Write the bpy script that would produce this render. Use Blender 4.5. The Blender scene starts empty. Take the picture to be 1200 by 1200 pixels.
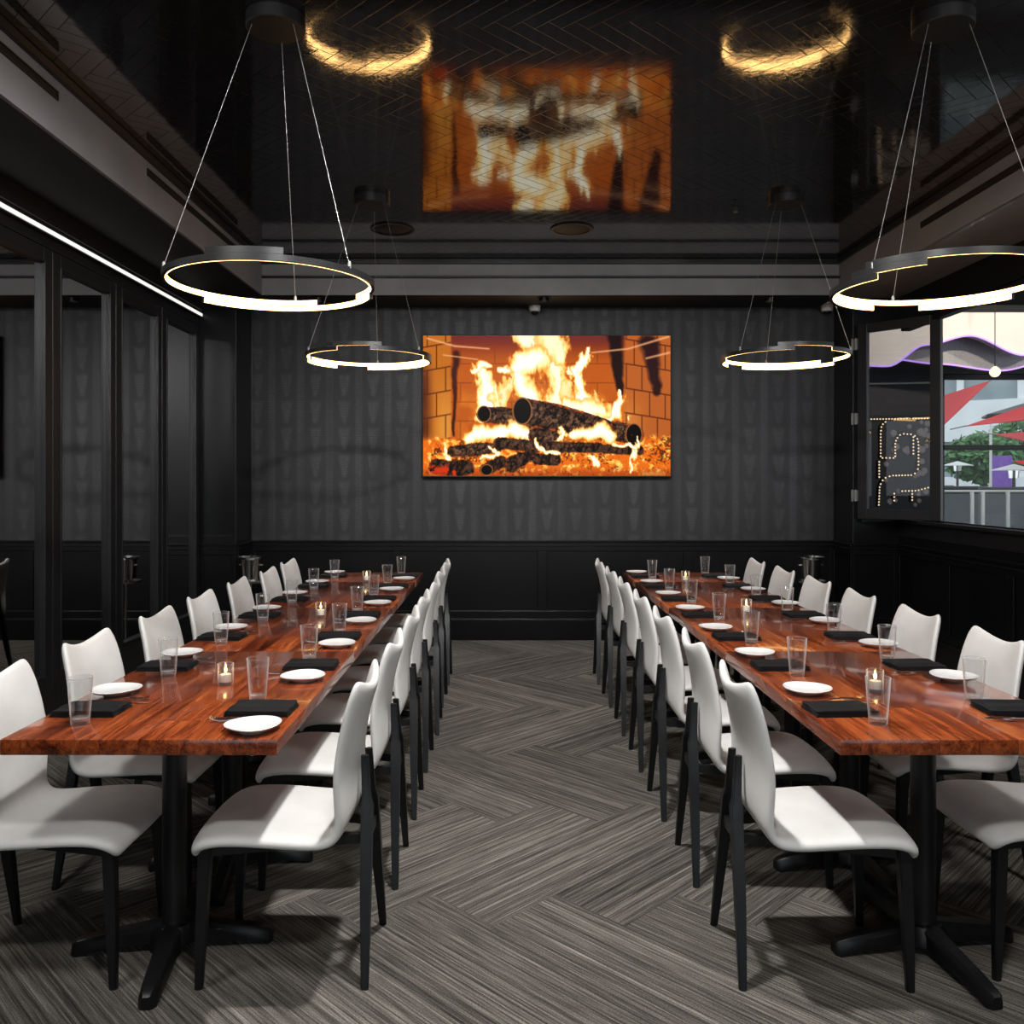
import bpy, bmesh, math, random
import numpy as np
from mathutils import Vector, Matrix

random.seed(7)
PI = math.pi
scene = bpy.context.scene
COL = scene.collection
F, CX, CY, EYE = 1007.0, 590.0, 563.0, 1.46


def W(x, y, Y):
    """pixel of the 1200 frame at depth Y -> world point"""
    return Vector(((x - CX) * Y / F, Y, EYE - (y - CY) * Y / F))


# ------------------------------------------------------------------ mesh helpers
def box(bm, x0, x1, y0, y1, z0, z1, bev=0.0, seg=2):
    m = Matrix.Translation(((x0 + x1) / 2, (y0 + y1) / 2, (z0 + z1) / 2)) @ Matrix.Diagonal((x1 - x0, y1 - y0, z1 - z0, 1))
    r = bmesh.ops.create_cube(bm, size=1, matrix=m)
    if bev:
        es = list({e for v in r['verts'] for e in v.link_edges})
        bmesh.ops.bevel(bm, geom=es, offset=bev, segments=seg, profile=0.5, affect='EDGES')


def loft(bm, rings, cap=True, closed=True):
    vs = [[bm.verts.new(p) for p in r] for r in rings]
    n = len(rings[0])
    for a, b in zip(vs[:-1], vs[1:]):
        for i in range(n if closed else n - 1):
            j = (i + 1) % n
            bm.faces.new((a[i], a[j], b[j], b[i]))
    if cap:
        bm.faces.new(list(reversed(vs[0])))
        bm.faces.new(vs[-1])
    return vs


def tube(bm, pts, r, n=8):
    pts = [Vector(p) for p in pts]
    rs = r if isinstance(r, (list, tuple)) else [r] * len(pts)
    rings, ref = [], None
    for i, p in enumerate(pts):
        t = (pts[min(i + 1, len(pts) - 1)] - pts[max(i - 1, 0)]).normalized()
        if ref is None:
            ref = Vector((0, 0, 1)) if abs(t.z) < 0.9 else Vector((1, 0, 0))
        a = t.cross(ref).normalized()
        b = t.cross(a).normalized()
        ref = b.cross(t) if False else ref
        rings.append([p + (a * math.cos(2 * PI * k / n) + b * math.sin(2 * PI * k / n)) * rs[i] for k in range(n)])
    loft(bm, rings)


def lathe(bm, prof, n=32, c=(0, 0, 0), closed=False):
    c = Vector(c)
    rows = []
    for r, z in prof:
        if r < 1e-6:
            rows.append([bm.verts.new(c + Vector((0, 0, z)))])
        else:
            rows.append([bm.verts.new(c + Vector((r * math.cos(2 * PI * k / n), r * math.sin(2 * PI * k / n), z))) for k in range(n)])
    pairs = list(zip(rows[:-1], rows[1:]))
    if closed:
        pairs.append((rows[-1], rows[0]))
    for a, b in pairs:
        for k in range(n):
            j = (k + 1) % n
            if len(a) == 1 and len(b) == 1:
                continue
            if len(a) == 1:
                bm.faces.new((a[0], b[j], b[k]))
            elif len(b) == 1:
                bm.faces.new((a[k], a[j], b[0]))
            else:
                bm.faces.new((a[k], a[j], b[j], b[k]))


def sq(cx, cy, z, wx, wy=None):
    wy = wx if wy is None else wy
    return [Vector((cx - wx / 2, cy - wy / 2, z)), Vector((cx + wx / 2, cy - wy / 2, z)),
            Vector((cx + wx / 2, cy + wy / 2, z)), Vector((cx - wx / 2, cy + wy / 2, z))]


def obj(name, bm, mat, parent=None, smooth=None, loc=None):
    me = bpy.data.meshes.new(name)
    bmesh.ops.recalc_face_normals(bm, faces=bm.faces[:])
    bm.to_mesh(me)
    bm.free()
    if mat:
        me.materials.append(mat)
    if smooth is not None:
        me.polygons.foreach_set('use_smooth', [True] * len(me.polygons))
        me.set_sharp_from_angle(angle=math.radians(smooth))
    o = bpy.data.objects.new(name, me)
    COL.objects.link(o)
    if parent:
        o.parent = parent
    if loc:
        o.location = loc
    return o


def empty(name, loc=(0, 0, 0), rz=0):
    o = bpy.data.objects.new(name, None)
    o.empty_display_size = 0.05
    o.location = loc
    o.rotation_euler = (0, 0, rz)
    COL.objects.link(o)
    return o


def tag(o, label, cat, group=None, kind=None):
    o['label'] = label
    o['category'] = cat
    if group:
        o['group'] = group
    if kind:
        o['kind'] = kind
    return o


def struct(name, bm, mat, smooth=None, parent=None):
    o = obj(name, bm, mat, parent, smooth)
    if not parent:
        o['kind'] = 'structure'
    return o


def copy_tree(o, parent=None):
    c = o.copy()
    COL.objects.link(c)
    if parent:
        c.parent = parent
    for ch in list(o.children):
        copy_tree(ch, c)
    return c


def B():
    return bmesh.new()


def bake_subsurf(bm, levels):
    me = bpy.data.meshes.new('tmp')
    bmesh.ops.recalc_face_normals(bm, faces=bm.faces[:])
    bm.to_mesh(me)
    bm.free()
    o = bpy.data.objects.new('tmp', me)
    COL.objects.link(o)
    md = o.modifiers.new('s', 'SUBSURF')
    md.levels = md.render_levels = levels
    dg = bpy.context.evaluated_depsgraph_get()
    out = bpy.data.meshes.new_from_object(o.evaluated_get(dg))
    bpy.data.objects.remove(o)
    bpy.data.meshes.remove(me)
    return out


# ------------------------------------------------------------------ material helpers
class NB:
    def __init__(s, name):
        s.m = bpy.data.materials.new(name)
        s.m.use_nodes = True
        s.t = s.m.node_tree
        s.p = s.t.nodes['Principled BSDF']
        s.out = s.t.nodes['Material Output']

    def n(s, typ, **kw):
        nd = s.t.nodes.new(typ)
        for k, v in kw.items():
            setattr(nd, k, v)
        return nd

    def link(s, a, b):
        s.t.links.new(a, b)

    def put(s, v, sock):
        if isinstance(v, bpy.types.NodeSocket):
            s.link(v, sock)
        else:
            sock.default_value = v

    def math(s, op, a, b=0.0, c=0.0):
        nd = s.n('ShaderNodeMath', operation=op)
        s.put(a, nd.inputs[0]); s.put(b, nd.inputs[1]); s.put(c, nd.inputs[2])
        return nd.outputs[0]

    def mixf(s, f, a, b):
        nd = s.n('ShaderNodeMix', data_type='FLOAT')
        s.put(f, nd.inputs[0]); s.put(a, nd.inputs[2]); s.put(b, nd.inputs[3])
        return nd.outputs[0]

    def mixc(s, f, a, b, blend='MIX'):
        nd = s.n('ShaderNodeMix', data_type='RGBA', blend_type=blend)
        s.put(f, nd.inputs[0]); s.put(a, nd.inputs[6]); s.put(b, nd.inputs[7])
        return nd.outputs[2]

    def xyz(s, x, y, z=0.0):
        nd = s.n('ShaderNodeCombineXYZ')
        s.put(x, nd.inputs[0]); s.put(y, nd.inputs[1]); s.put(z, nd.inputs[2])
        return nd.outputs[0]

    def sep(s, v):
        nd = s.n('ShaderNodeSeparateXYZ')
        s.link(v, nd.inputs[0])
        return nd.outputs

    def noise(s, vec, scale=5, detail=3, rough=0.5, dist=0.0):
        nd = s.n('ShaderNodeTexNoise')
        s.link(vec, nd.inputs['Vector'])
        nd.inputs['Scale'].default_value = scale
        nd.inputs['Detail'].default_value = detail
        nd.inputs['Roughness'].default_value = rough
        nd.inputs['Distortion'].default_value = dist
        return nd.outputs['Fac']

    def white(s, vec):
        nd = s.n('ShaderNodeTexWhiteNoise', noise_dimensions='3D')
        s.link(vec, nd.inputs['Vector'])
        return nd.outputs['Value']

    def ramp(s, f, stops):
        nd = s.n('ShaderNodeValToRGB')
        s.link(f, nd.inputs[0])
        e = nd.color_ramp.elements
        while len(e) < len(stops):
            e.new(0.5)
        for el, (p, c) in zip(e, stops):
            el.position = p
            el.color = (*c, 1) if len(c) == 3 else c
        return nd.outputs[0]

    def smooth(s, x, lo, hi, a=0.0, b=1.0):
        nd = s.n('ShaderNodeMapRange', interpolation_type='SMOOTHSTEP')
        s.put(x, nd.inputs[0])
        for i, v in enumerate((lo, hi, a, b)):
            s.put(v, nd.inputs[i + 1])
        return nd.outputs[0]

    def bump(s, h, strength, dist=0.01):
        nd = s.n('ShaderNodeBump')
        s.link(h, nd.inputs['Height'])
        nd.inputs['Strength'].default_value = strength
        nd.inputs['Distance'].default_value = dist
        s.link(nd.outputs[0], s.p.inputs['Normal'])
        return nd.outputs[0]

    def coord(s, which='Object'):
        return s.n('ShaderNodeTexCoord').outputs[which]

    def set(s, **kw):
        names = dict(col='Base Color', rough='Roughness', metal='Metallic', ior='IOR', trans='Transmission Weight',
                     coat='Coat Weight', coatr='Coat Roughness', ecol='Emission Color', estr='Emission Strength',
                     sheen='Sheen Weight', spec='Specular IOR Level', alpha='Alpha', sss='Subsurface Weight')
        for k, v in kw.items():
            sk = s.p.inputs[names[k]]
            if isinstance(v, tuple) and len(v) == 3:
                v = (*v, 1)
            s.put(v, sk)
        return s


def simple(name, col, rough=0.5, metal=0.0, **kw):
    return NB(name).set(col=col, rough=rough, metal=metal, **kw).m


def noisy(name, ca, cb, scale, rough=0.5, bump=0.1, dist=0.002, metal=0.0, **kw):
    b = NB(name)
    f = b.noise(b.coord(), scale, 4)
    b.set(col=b.ramp(f, [(0.3, ca), (0.7, cb)]), rough=rough, metal=metal, **kw)
    if bump:
        b.bump(f, bump, dist)
    return b.m


def emit(name, col, strength):
    return NB(name).set(col=(0, 0, 0), ecol=col, estr=strength, rough=1.0).m


def herringbone(b, x, y, Wd, n, ox=0.0, oy=0.0):
    k = 1 / (math.sqrt(2) * Wd)
    x = b.math('SUBTRACT', x, ox)
    y = b.math('SUBTRACT', y, oy)
    u = b.math('MULTIPLY', b.math('ADD', x, y), k)
    v = b.math('MULTIPLY', b.math('SUBTRACT', x, y), k)
    i, j = b.math('FLOOR', u), b.math('FLOOR', v)
    fu, fv = b.math('FRACT', u), b.math('FRACT', v)
    d = b.math('FLOORED_MODULO', b.math('ADD', b.math('SUBTRACT', i, j), 0.01), 2.0 * n)
    d = b.math('FLOOR', d)
    isH = b.math('LESS_THAN', d, n - 0.5)
    e = b.math('SUBTRACT', 2.0 * n - 1, d)
    alH, alV = b.math('ADD', d, fu), b.math('ADD', e, fv)
    al = b.mixf(isH, alV, alH)
    ac = b.mixf(isH, fu, fv)
    idx = b.mixf(isH, i, b.math('SUBTRACT', i, d))
    idy = b.mixf(isH, b.math('SUBTRACT', j, e), j)
    rnd = b.white(b.xyz(idx, idy, isH))
    ed = b.math('MINIMUM', b.math('MINIMUM', ac, b.math('SUBTRACT', 1.0, ac)),
                b.math('MINIMUM', al, b.math('SUBTRACT', float(n), al)))
    return b.math('MULTIPLY', al, Wd), b.math('MULTIPLY', ac, Wd), rnd, b.math('MULTIPLY', ed, Wd), isH


# ------------------------------------------------------------------ materials
M = {}


def mk_carpet():
    b = NB('carpet_planks')
    s = b.sep(b.coord())
    al, ac, rnd, ed, isH = herringbone(b, s[0], s[1], 0.305, 4, -0.247, 3.03)
    off = b.math('MULTIPLY', rnd, 57.0)
    st = b.noise(b.xyz(b.math('ADD', b.math('MULTIPLY', ac, 92.0), off), b.math('ADD', b.math('MULTIPLY', al, 0.55), off), off), 1.0, 2, 0.6)
    st2 = b.noise(b.xyz(b.math('ADD', b.math('MULTIPLY', ac, 230.0), off), b.math('ADD', b.math('MULTIPLY', al, 5.0), off), off), 1.0, 2, 0.7)
    fz = b.noise(b.coord(), 210, 2, 0.7)
    f = b.math('ADD', b.math('MULTIPLY', st, 0.62), b.math('ADD', b.math('MULTIPLY', st2, 0.55), b.math('MULTIPLY', fz, 0.38)))
    f = b.math('ADD', f, b.math('MULTIPLY', b.math('SUBTRACT', rnd, 0.5), 0.07))
    c = b.ramp(b.math('SUBTRACT', f, 0.28), [(0.29, (0.020, 0.0185, 0.017)), (0.44, (0.072, 0.066, 0.058)), (0.56, (0.148, 0.135, 0.118)), (0.72, (0.31, 0.285, 0.25))])
    b.set(col=c, rough=0.95, spec=0.15)
    b.bump(b.math('ADD', st2, fz), 0.5, 0.006)
    return b.m


def mk_ceiling():
    b = NB('glossy_black_tile')
    s = b.sep(b.coord())
    al, ac, rnd, ed, isH = herringbone(b, s[0], s[1], 0.078, 4, 0.02, 0.05)
    grout = b.smooth(ed, 0.0008, 0.0024, 0.0, 1.0)
    sp = b.noise(b.coord(), 75, 5, 0.75)
    big = b.noise(b.coord(), 3.0, 3, 0.6)
    wob = b.noise(b.coord(), 9, 3, 0.6)
    speck = b.smooth(sp, 0.42, 0.62)
    rough = b.math('ADD', b.math('MULTIPLY', speck, 0.075), b.math('ADD', b.math('MULTIPLY', big, 0.03), 0.012))
    rough = b.mixf(grout, 0.4, rough)
    col = b.mixc(grout, (0.0015, 0.0015, 0.0015, 1), b.ramp(sp, [(0.4, (0.006, 0.0065, 0.008)), (0.75, (0.022, 0.022, 0.024))]))
    b.set(col=col, rough=rough, ior=b.mixf(grout, 1.12, 2.7))
    b.p.inputs['Specular IOR Level'].default_value = 0.5
    tilt = b.math('MULTIPLY', b.math('MULTIPLY', b.math('SUBTRACT', rnd, 0.5), ac), 0.16)
    h = b.math('ADD', b.math('MULTIPLY', grout, 0.03), b.math('ADD', b.math('MULTIPLY', wob, 0.07), b.math('MULTIPLY', sp, 0.010)))
    h = b.math('ADD', h, tilt)
    b.bump(h, 0.6, 0.010)
    return b.m


def mk_wallpaper():
    b = NB('embossed_croc_wallpaper')
    s = b.sep(b.coord())
    x, z = s[0], s[2]
    # scales: thin horizontal scutes broken into cells inside tapered columns
    cw = 0.265
    xx = b.math('MULTIPLY', x, 1 / cw)
    zz = b.math('MULTIPLY', z, 1 / 0.245)
    cf = b.math('ABSOLUTE', b.math('SUBTRACT', b.math('FRACT', xx), 0.5))            # 0 at column centre
    cf2 = b.math('ABSOLUTE', b.math('SUBTRACT', b.math('FRACT', b.math('ADD', xx, 0.5)), 0.5))
    zf = b.math('FRACT', zz)                                                         # taper: wide at the top of a cell
    wid = b.math('ADD', 0.05, b.math('MULTIPLY', zf, 0.17))
    colm = b.math('SUBTRACT', 1.0, b.smooth(b.math('SUBTRACT', cf, wid), -0.05, 0.06))
    colm = b.math('MULTIPLY', colm, b.smooth(b.math('ABSOLUTE', b.math('SUBTRACT', zf, 0.5)), 0.32, 0.5, 1.0, 0.1))
    col2 = b.math('SUBTRACT', 1.0, b.smooth(cf2, 0.08, 0.17))
    pat = b.math('MAXIMUM', colm, b.math('MULTIPLY', col2, 0.75))
    br = b.n('ShaderNodeTexBrick')
    b.link(b.xyz(x, z, 0.0), br.inputs['Vector'])
    br.inputs['Scale'].default_value = 1.0
    br.inputs['Brick Width'].default_value = 0.022
    br.inputs['Row Height'].default_value = 0.012
    br.inputs['Mortar Size'].default_value = 0.0022
    br.inputs['Mortar Smooth'].default_value = 0.6
    br.inputs['Color1'].default_value = (1, 1, 1, 1)
    br.inputs['Color2'].default_value = (0.6, 0.6, 0.6, 1)
    br.inputs['Mortar'].default_value = (0, 0, 0, 1)
    sc = b.math('MULTIPLY', br.outputs['Color'], 1.0)
    fine = b.noise(b.xyz(x, 0.0, z), 160, 3, 0.6)
    cloud = b.noise(b.xyz(x, 0.0, z), 2.2, 3, 0.6)
    vst = b.noise(b.xyz(b.math('MULTIPLY', x, 7.0), 0.0, b.math('MULTIPLY', z, 0.35)), 1.0, 3, 0.6)
    tone = b.math('ADD', 0.16, b.math('ADD', b.math('MULTIPLY', pat, b.math('ADD', 0.07, b.math('MULTIPLY', sc, 0.20))), b.math('MULTIPLY', sc, 0.08)))
    tone = b.math('MULTIPLY', tone, b.math('ADD', -0.15, b.math('ADD', b.math('MULTIPLY', cloud, 0.9), b.math('MULTIPLY', vst, 1.7))))
    tone = b.math('ADD', tone, b.math('MULTIPLY', b.math('SUBTRACT', fine, 0.5), 0.25))
    c = b.ramp(tone, [(0.05, (0.004, 0.004, 0.005)), (0.40, (0.024, 0.024, 0.0275)), (0.9, (0.075, 0.075, 0.084))])
    b.set(col=c, rough=b.mixf(pat, 0.5, 0.42))
    b.bump(b.math('ADD', b.math('MULTIPLY', sc, 0.6), b.math('ADD', b.math('MULTIPLY', pat, 0.35), b.math('MULTIPLY', fine, 0.6))), 0.35, 0.004)
    return b.m


def mk_wood():
    b = NB('polished_red_wood')
    co = b.coord()
    s = b.sep(co)
    inf = b.n('ShaderNodeObjectInfo').outputs['Random']
    pw = 0.1075
    pi_ = b.math('FLOOR', b.math('MULTIPLY', s[0], 1 / pw))
    st = b.white(b.xyz(pi_, inf, 3.0))
    yy = b.math('ADD', b.math('MULTIPLY', s[1], 0.95), b.math('MULTIPLY', st, 7.0))
    pj = b.math('FLOOR', yy)
    rnd = b.white(b.xyz(pi_, pj, inf))
    off = b.math('MULTIPLY', rnd, 40.0)
    v = b.xyz(b.math('ADD', b.math('MULTIPLY', s[0], 22.0), off), b.math('ADD', b.math('MULTIPLY', s[1], 1.7), off), b.math('MULTIPLY', s[2], 22.0))
    g1 = b.noise(v, 1.0, 5, 0.62, 0.9)
    v2 = b.xyz(b.math('ADD', b.math('MULTIPLY', s[0], 150.0), off), b.math('MULTIPLY', s[1], 7.0), b.math('MULTIPLY', s[2], 150.0))
    g2 = b.noise(v2, 1.0, 2, 0.6)
    f = b.math('ADD', b.math('MULTIPLY', g1, 0.75), b.math('MULTIPLY', g2, 0.25))
    f = b.math('ADD', f, b.math('MULTIPLY', b.math('SUBTRACT', rnd, 0.5), 0.16))
    c = b.ramp(f, [(0.30, (0.030, 0.0055, 0.0026)), (0.42, (0.135, 0.024, 0.0075)), (0.54, (0.30, 0.060, 0.0155)), (0.70, (0.47, 0.125, 0.033))])
    fx = b.math('FRACT', b.math('MULTIPLY', s[0], 1 / pw))
    ed = b.math('MINIMUM', fx, b.math('SUBTRACT', 1.0, fx))
    fy = b.math('FRACT', yy)
    edy = b.math('MULTIPLY', b.math('MINIMUM', fy, b.math('SUBTRACT', 1.0, fy)), 9.0)
    line = b.smooth(b.math('MINIMUM', ed, edy), 0.0, 0.02, 0.55, 1.0)
    c = b.mixc(1.0, c, b.xyz(line, line, line), 'MULTIPLY')
    b.set(col=c, rough=b.math('ADD', 0.17, b.math('MULTIPLY', g2, 0.10)), coat=0.7, coatr=0.09)
    b.bump(b.math('ADD', f, line), 0.06, 0.002)
    return b.m


def mk_fabric():
    b = NB('off_white_leather')
    co = b.coord()
    f = b.noise(co, 260, 3, 0.6)
    g = b.noise(co, 7, 3, 0.55)
    b.set(col=b.ramp(g, [(0.3, (0.615, 0.605, 0.585)), (0.7, (0.71, 0.70, 0.68))]), rough=0.62, sheen=0.15)
    b.bump(b.math('ADD', f, b.math('MULTIPLY', g, 2.0)), 0.12, 0.003)
    return b.m


def mk_napkin():
    b = NB('black_linen')
    s = b.sep(b.coord())
    w = b.math('MULTIPLY', b.math('SINE', b.math('MULTIPLY', s[0], 2600.0)), b.math('SINE', b.math('MULTIPLY', s[1], 2600.0)))
    g = b.noise(b.coord(), 30, 3)
    b.set(col=b.ramp(g, [(0.3, (0.0045, 0.005, 0.006)), (0.7, (0.008, 0.0085, 0.010))]), rough=0.6, spec=0.2)
    b.bump(b.math('ADD', w, b.math('MULTIPLY', g, 3.0)), 0.2, 0.002)
    return b.m


M['carpet'] = mk_carpet()
M['tile'] = mk_ceiling()
M['wallpaper'] = mk_wallpaper()
M['wood'] = mk_wood()
M['fabric'] = mk_fabric()
M['napkin'] = mk_napkin()
M['black'] = noisy('black_satin_paint', (0.0022, 0.0022, 0.0025), (0.0036, 0.0036, 0.004), 3, 0.33, 0.02, spec=0.3)
M['charcoal'] = noisy('charcoal_paint', (0.006, 0.006, 0.0068), (0.0085, 0.0085, 0.0095), 4, 0.42, 0.02, spec=0.4)
M['fascia'] = noisy('grey_fascia_paint', (0.19, 0.187, 0.195), (0.25, 0.246, 0.256), 3, 0.5, 0.02)
M['soffit'] = noisy('black_soffit_paint', (0.003, 0.003, 0.003), (0.005, 0.005, 0.005), 3, 0.6, 0.02)
M['soffit_pale'] = noisy('pale_gloss_soffit', (0.42, 0.42, 0.43), (0.50, 0.50, 0.51), 3, 0.22, 0.03, coat=0.6)
M['leg'] = noisy('black_stained_wood', (0.0035, 0.0039, 0.0048), (0.007, 0.0076, 0.009), 30, 0.42, 0.06, spec=0.4)
M['iron'] = noisy('black_cast_iron', (0.0035, 0.0035, 0.004), (0.006, 0.006, 0.007), 60, 0.38, 0.08, spec=0.4)
M['metal_black'] = noisy('black_anodised_metal', (0.012, 0.012, 0.013), (0.018, 0.018, 0.019), 40, 0.35, 0.0, metal=0.3)
M['porcelain'] = noisy('white_porcelain', (0.64, 0.64, 0.63), (0.68, 0.68, 0.67), 8, 0.14, 0.0)
M['steel'] = noisy('polished_steel', (0.80, 0.79, 0.78), (0.88, 0.87, 0.86), 25, 0.13, 0.0, metal=1.0)
M['cable'] = simple('steel_cable', (0.20, 0.197, 0.193), 0.45, 0.5)
M['wax'] = noisy('candle_wax', (0.80, 0.74, 0.62), (0.86, 0.80, 0.70), 20, 0.5, 0.0)
M['flame'] = emit('candle_flame', (1.0, 0.62, 0.22), 14)
M['wick'] = simple('charred_wick', (0.01, 0.01, 0.01), 0.9)
M['led_warm'] = emit('warm_led_diffuser', (1.0, 0.56, 0.19), 11)
M['led_white'] = emit('white_led_diffuser', (1.0, 0.97, 0.93), 0.95)
M['white_plastic'] = simple('white_plastic', (0.62, 0.62, 0.60), 0.4)
M['dome'] = simple('smoked_dome', (0.01, 0.01, 0.012), 0.08)


def mk_mirror():
    b = NB('tinted_mirror')
    g = b.noise(b.coord(), 2.5, 2)
    b.set(col=(0.66, 0.66, 0.67), metal=1.0, rough=b.math('ADD', 0.012, b.math('MULTIPLY', g, 0.02)))
    return b.m


def mk_glass(name, rough=0.0, col=(1, 1, 1), ior=1.45):
    b = NB(name)
    b.set(col=col, rough=rough, trans=1.0, ior=ior)
    return b.m


def mk_pane(name, tint, spec=1.0, edge=0.0, const=0.0):
    """thin window glass: clear body plus a Fresnel reflection"""
    b = NB(name)
    tr = b.n('ShaderNodeBsdfTransparent')
    tr.inputs[0].default_value = (*tint, 1)
    gl = b.n('ShaderNodeBsdfGlossy')
    gl.inputs['Roughness'].default_value = 0.01
    lw_ = b.n('ShaderNodeLayerWeight')
    lw_.inputs[0].default_value = 0.5
    fac = b.math('MULTIPLY', b.math('ADD', 0.04, b.math('MULTIPLY', b.math('POWER', lw_.outputs['Facing'], 4.0), 0.8)), spec)
    mx = b.n('ShaderNodeMixShader')
    b.link(fac, mx.inputs[0])
    b.link(tr.outputs[0], mx.inputs[1]); b.link(gl.outputs[0], mx.inputs[2])
    last = mx
    if edge:                       # white mixed in at grazing angles, imitating bright refraction on tumbler edges
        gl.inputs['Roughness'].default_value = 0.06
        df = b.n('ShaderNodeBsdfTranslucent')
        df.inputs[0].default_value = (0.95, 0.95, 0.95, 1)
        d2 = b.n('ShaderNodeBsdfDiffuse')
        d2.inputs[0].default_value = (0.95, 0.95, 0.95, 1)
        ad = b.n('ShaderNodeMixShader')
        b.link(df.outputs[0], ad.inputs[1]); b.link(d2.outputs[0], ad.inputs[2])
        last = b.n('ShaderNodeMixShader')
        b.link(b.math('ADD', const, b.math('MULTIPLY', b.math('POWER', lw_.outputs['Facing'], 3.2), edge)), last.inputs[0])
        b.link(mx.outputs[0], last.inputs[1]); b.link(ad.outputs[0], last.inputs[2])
    b.link(last.outputs[0], b.out.inputs[0])
    return b.m


M['mirror'] = mk_mirror()
M['glass'] = mk_pane('clear_glass_white_edge', (0.985, 0.99, 0.99), 1.1, 0.95)  # edge term paints a bright white outline into the glass
M['glass_base'] = mk_pane('whitened_glass_base', (0.93, 0.94, 0.94), 1.2, 0.9, 0.16)  # constant white puts extra brightness into base and rim colour
M['pane'] = mk_pane('window_glass', (0.93, 0.95, 0.95), 0.35)
M['pane_dark'] = mk_pane('leaf_window_glass', (0.70, 0.71, 0.73))

# ------------------------------------------------------------------ the room
XL, XR, YB, YF, YP = -2.645, 3.42, 7.86, -2.2, 7.44       # side walls, back wall, wall behind, pier fronts
NL, NR = -2.31, 3.02                                     # the niche of the back wall
ZC, ZS = 3.34, 3.04                                      # tiled ceiling, soffit underside
FL_, FR_, FB_ = -2.05, 2.85, 7.30                        # fascia planes round the tray
SILL, HEAD, RAIL = 1.13, 2.80, 0.913

bm = B(); box(bm, XL - 0.2, XR + 0.1, YF - 0.1, YB + 0.1, -0.1, 0)
struct('floor', bm, M['carpet'])
bm = B(); box(bm, FL_ - 0.02, FR_ + 0.02, YF - 0.1, FB_ + 0.02, ZC, ZC + 0.1)
struct('ceiling', bm, M['tile'])
# soffit boxes round the tray: black underside, grey fascia
bm = B()
box(bm, XL - 0.2, FL_ - 0.02, YF - 0.1, YB + 0.1, ZS, ZC + 0.1)
box(bm, FL_ - 0.02, FR_ + 0.02, FB_ + 0.02, YB + 0.1, ZS, ZC + 0.1)
struct('ceiling_soffit', bm, M['soffit'])
bm = B()
box(bm, FR_ + 0.02, XR + 0.14, YF - 0.1, YB + 0.1, ZS, ZC + 0.1)
struct('ceiling_soffit', bm, M['soffit_pale'])
bm = B()
box(bm, FL_ - 0.02, FL_, YF, FB_, ZS - 0.004, ZC - 0.03)
box(bm, FR_, FR_ + 0.02, YF, FB_, ZS - 0.004, ZC - 0.03)
box(bm, FL_ - 0.02, FR_ + 0.02, FB_, FB_ + 0.02, ZS - 0.004, ZC - 0.03)
struct('trim_1', bm, M['fascia'])
# stepped cornice on the fascia
bm = B()
box(bm, FL_, FR_, FB_ - 0.03, FB_, ZS + 0.135, ZS + 0.155, 0.004)
box(bm, FL_, FL_ + 0.025, YF, FB_, ZC - 0.045, ZC - 0.001, 0.004)
box(bm, FR_ - 0.025, FR_, YF, FB_, ZC - 0.045, ZC - 0.001, 0.004)
box(bm, FL_, FR_, FB_ - 0.025, FB_, ZC - 0.045, ZC - 0.001, 0.004)
struct('trim_2', bm, M['charcoal'])

# back wall: wallpapered niche above, black wainscot below
bm = B()
box(bm, NL, NR, YB, YB + 0.1, RAIL, ZS)
struct('wall_back', bm, M['wallpaper'])
bm = B()
box(bm, NL, NR, YB, YB + 0.1, 0, RAIL)
struct('wall_back_lower', bm, M['black'])
bm = B()
box(bm, XL - 0.2, NL, YP, YB + 0.1, 0, ZS)
struct('pillar', bm, M['black'])
bm = B()
box(bm, NR, 3.075, YP, YB + 0.1, 0, ZS)
box(bm, 3.075, XR + 0.12, YP, YP + 0.12, 0, SILL)
box(bm, 3.075, XR + 0.12, YP, YP + 0.12, HEAD, ZS)
struct('pillar', bm, M['black'])
# side walls
bm = B()
box(bm, XL - 0.2, XL - 0.085, YF, YP, 0, ZS)
box(bm, XL - 0.085, XL, YF, 1.7, 0, 2.81)
struct('wall_left', bm, M['black'])
bm = B()
box(bm, XL - 0.085, XL, YF, YP, 2.81, ZS)
box(bm, XL, XL + 0.05, YF, YP, 2.925, ZS, 0.004)
struct('trim_3', bm, M['charcoal'])
WY0 = 2.2
bm = B()
box(bm, XR, XR + 0.12, YF, YP, 0, SILL)
box(bm, XR, XR + 0.12, YF, YP, HEAD, ZS)
box(bm, XR, XR + 0.12, YF, WY0, SILL, HEAD)
struct('wall_right', bm, M['black'])
bm = B()
box(bm, XL - 0.2, -1.9, YF - 0.1, YF, 0, ZC + 0.1)
box(bm, 2.7, XR + 0.12, YF - 0.1, YF, 0, ZC + 0.1)
box(bm, -1.9, 2.7, YF - 0.1, YF, 0, 0.55)
box(bm, -1.9, 2.7, YF - 0.1, YF, 2.85, ZC + 0.1)
struct('wall_front', bm, M['charcoal'])
bm = B()
for x in (-1.9, -0.37, 1.16, 2.64):
    box(bm, x, x + 0.06, YF - 0.08, YF - 0.02, 0.55, 2.85, 0.004)
box(bm, -1.9, 2.7, YF - 0.08, YF - 0.02, 0.55, 0.61, 0.004)
box(bm, -1.9, 2.7, YF - 0.08, YF - 0.02, 2.79, 2.85, 0.004)
w3 = struct('added_window_3', bm, M['charcoal'])  # unseen window added behind the camera for frontal daylight fill
bm = B(); box(bm, -1.88, 2.68, YF - 0.055, YF - 0.045, 0.57, 2.83)
obj('glass_pane', bm, M['pane'], w3)


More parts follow.
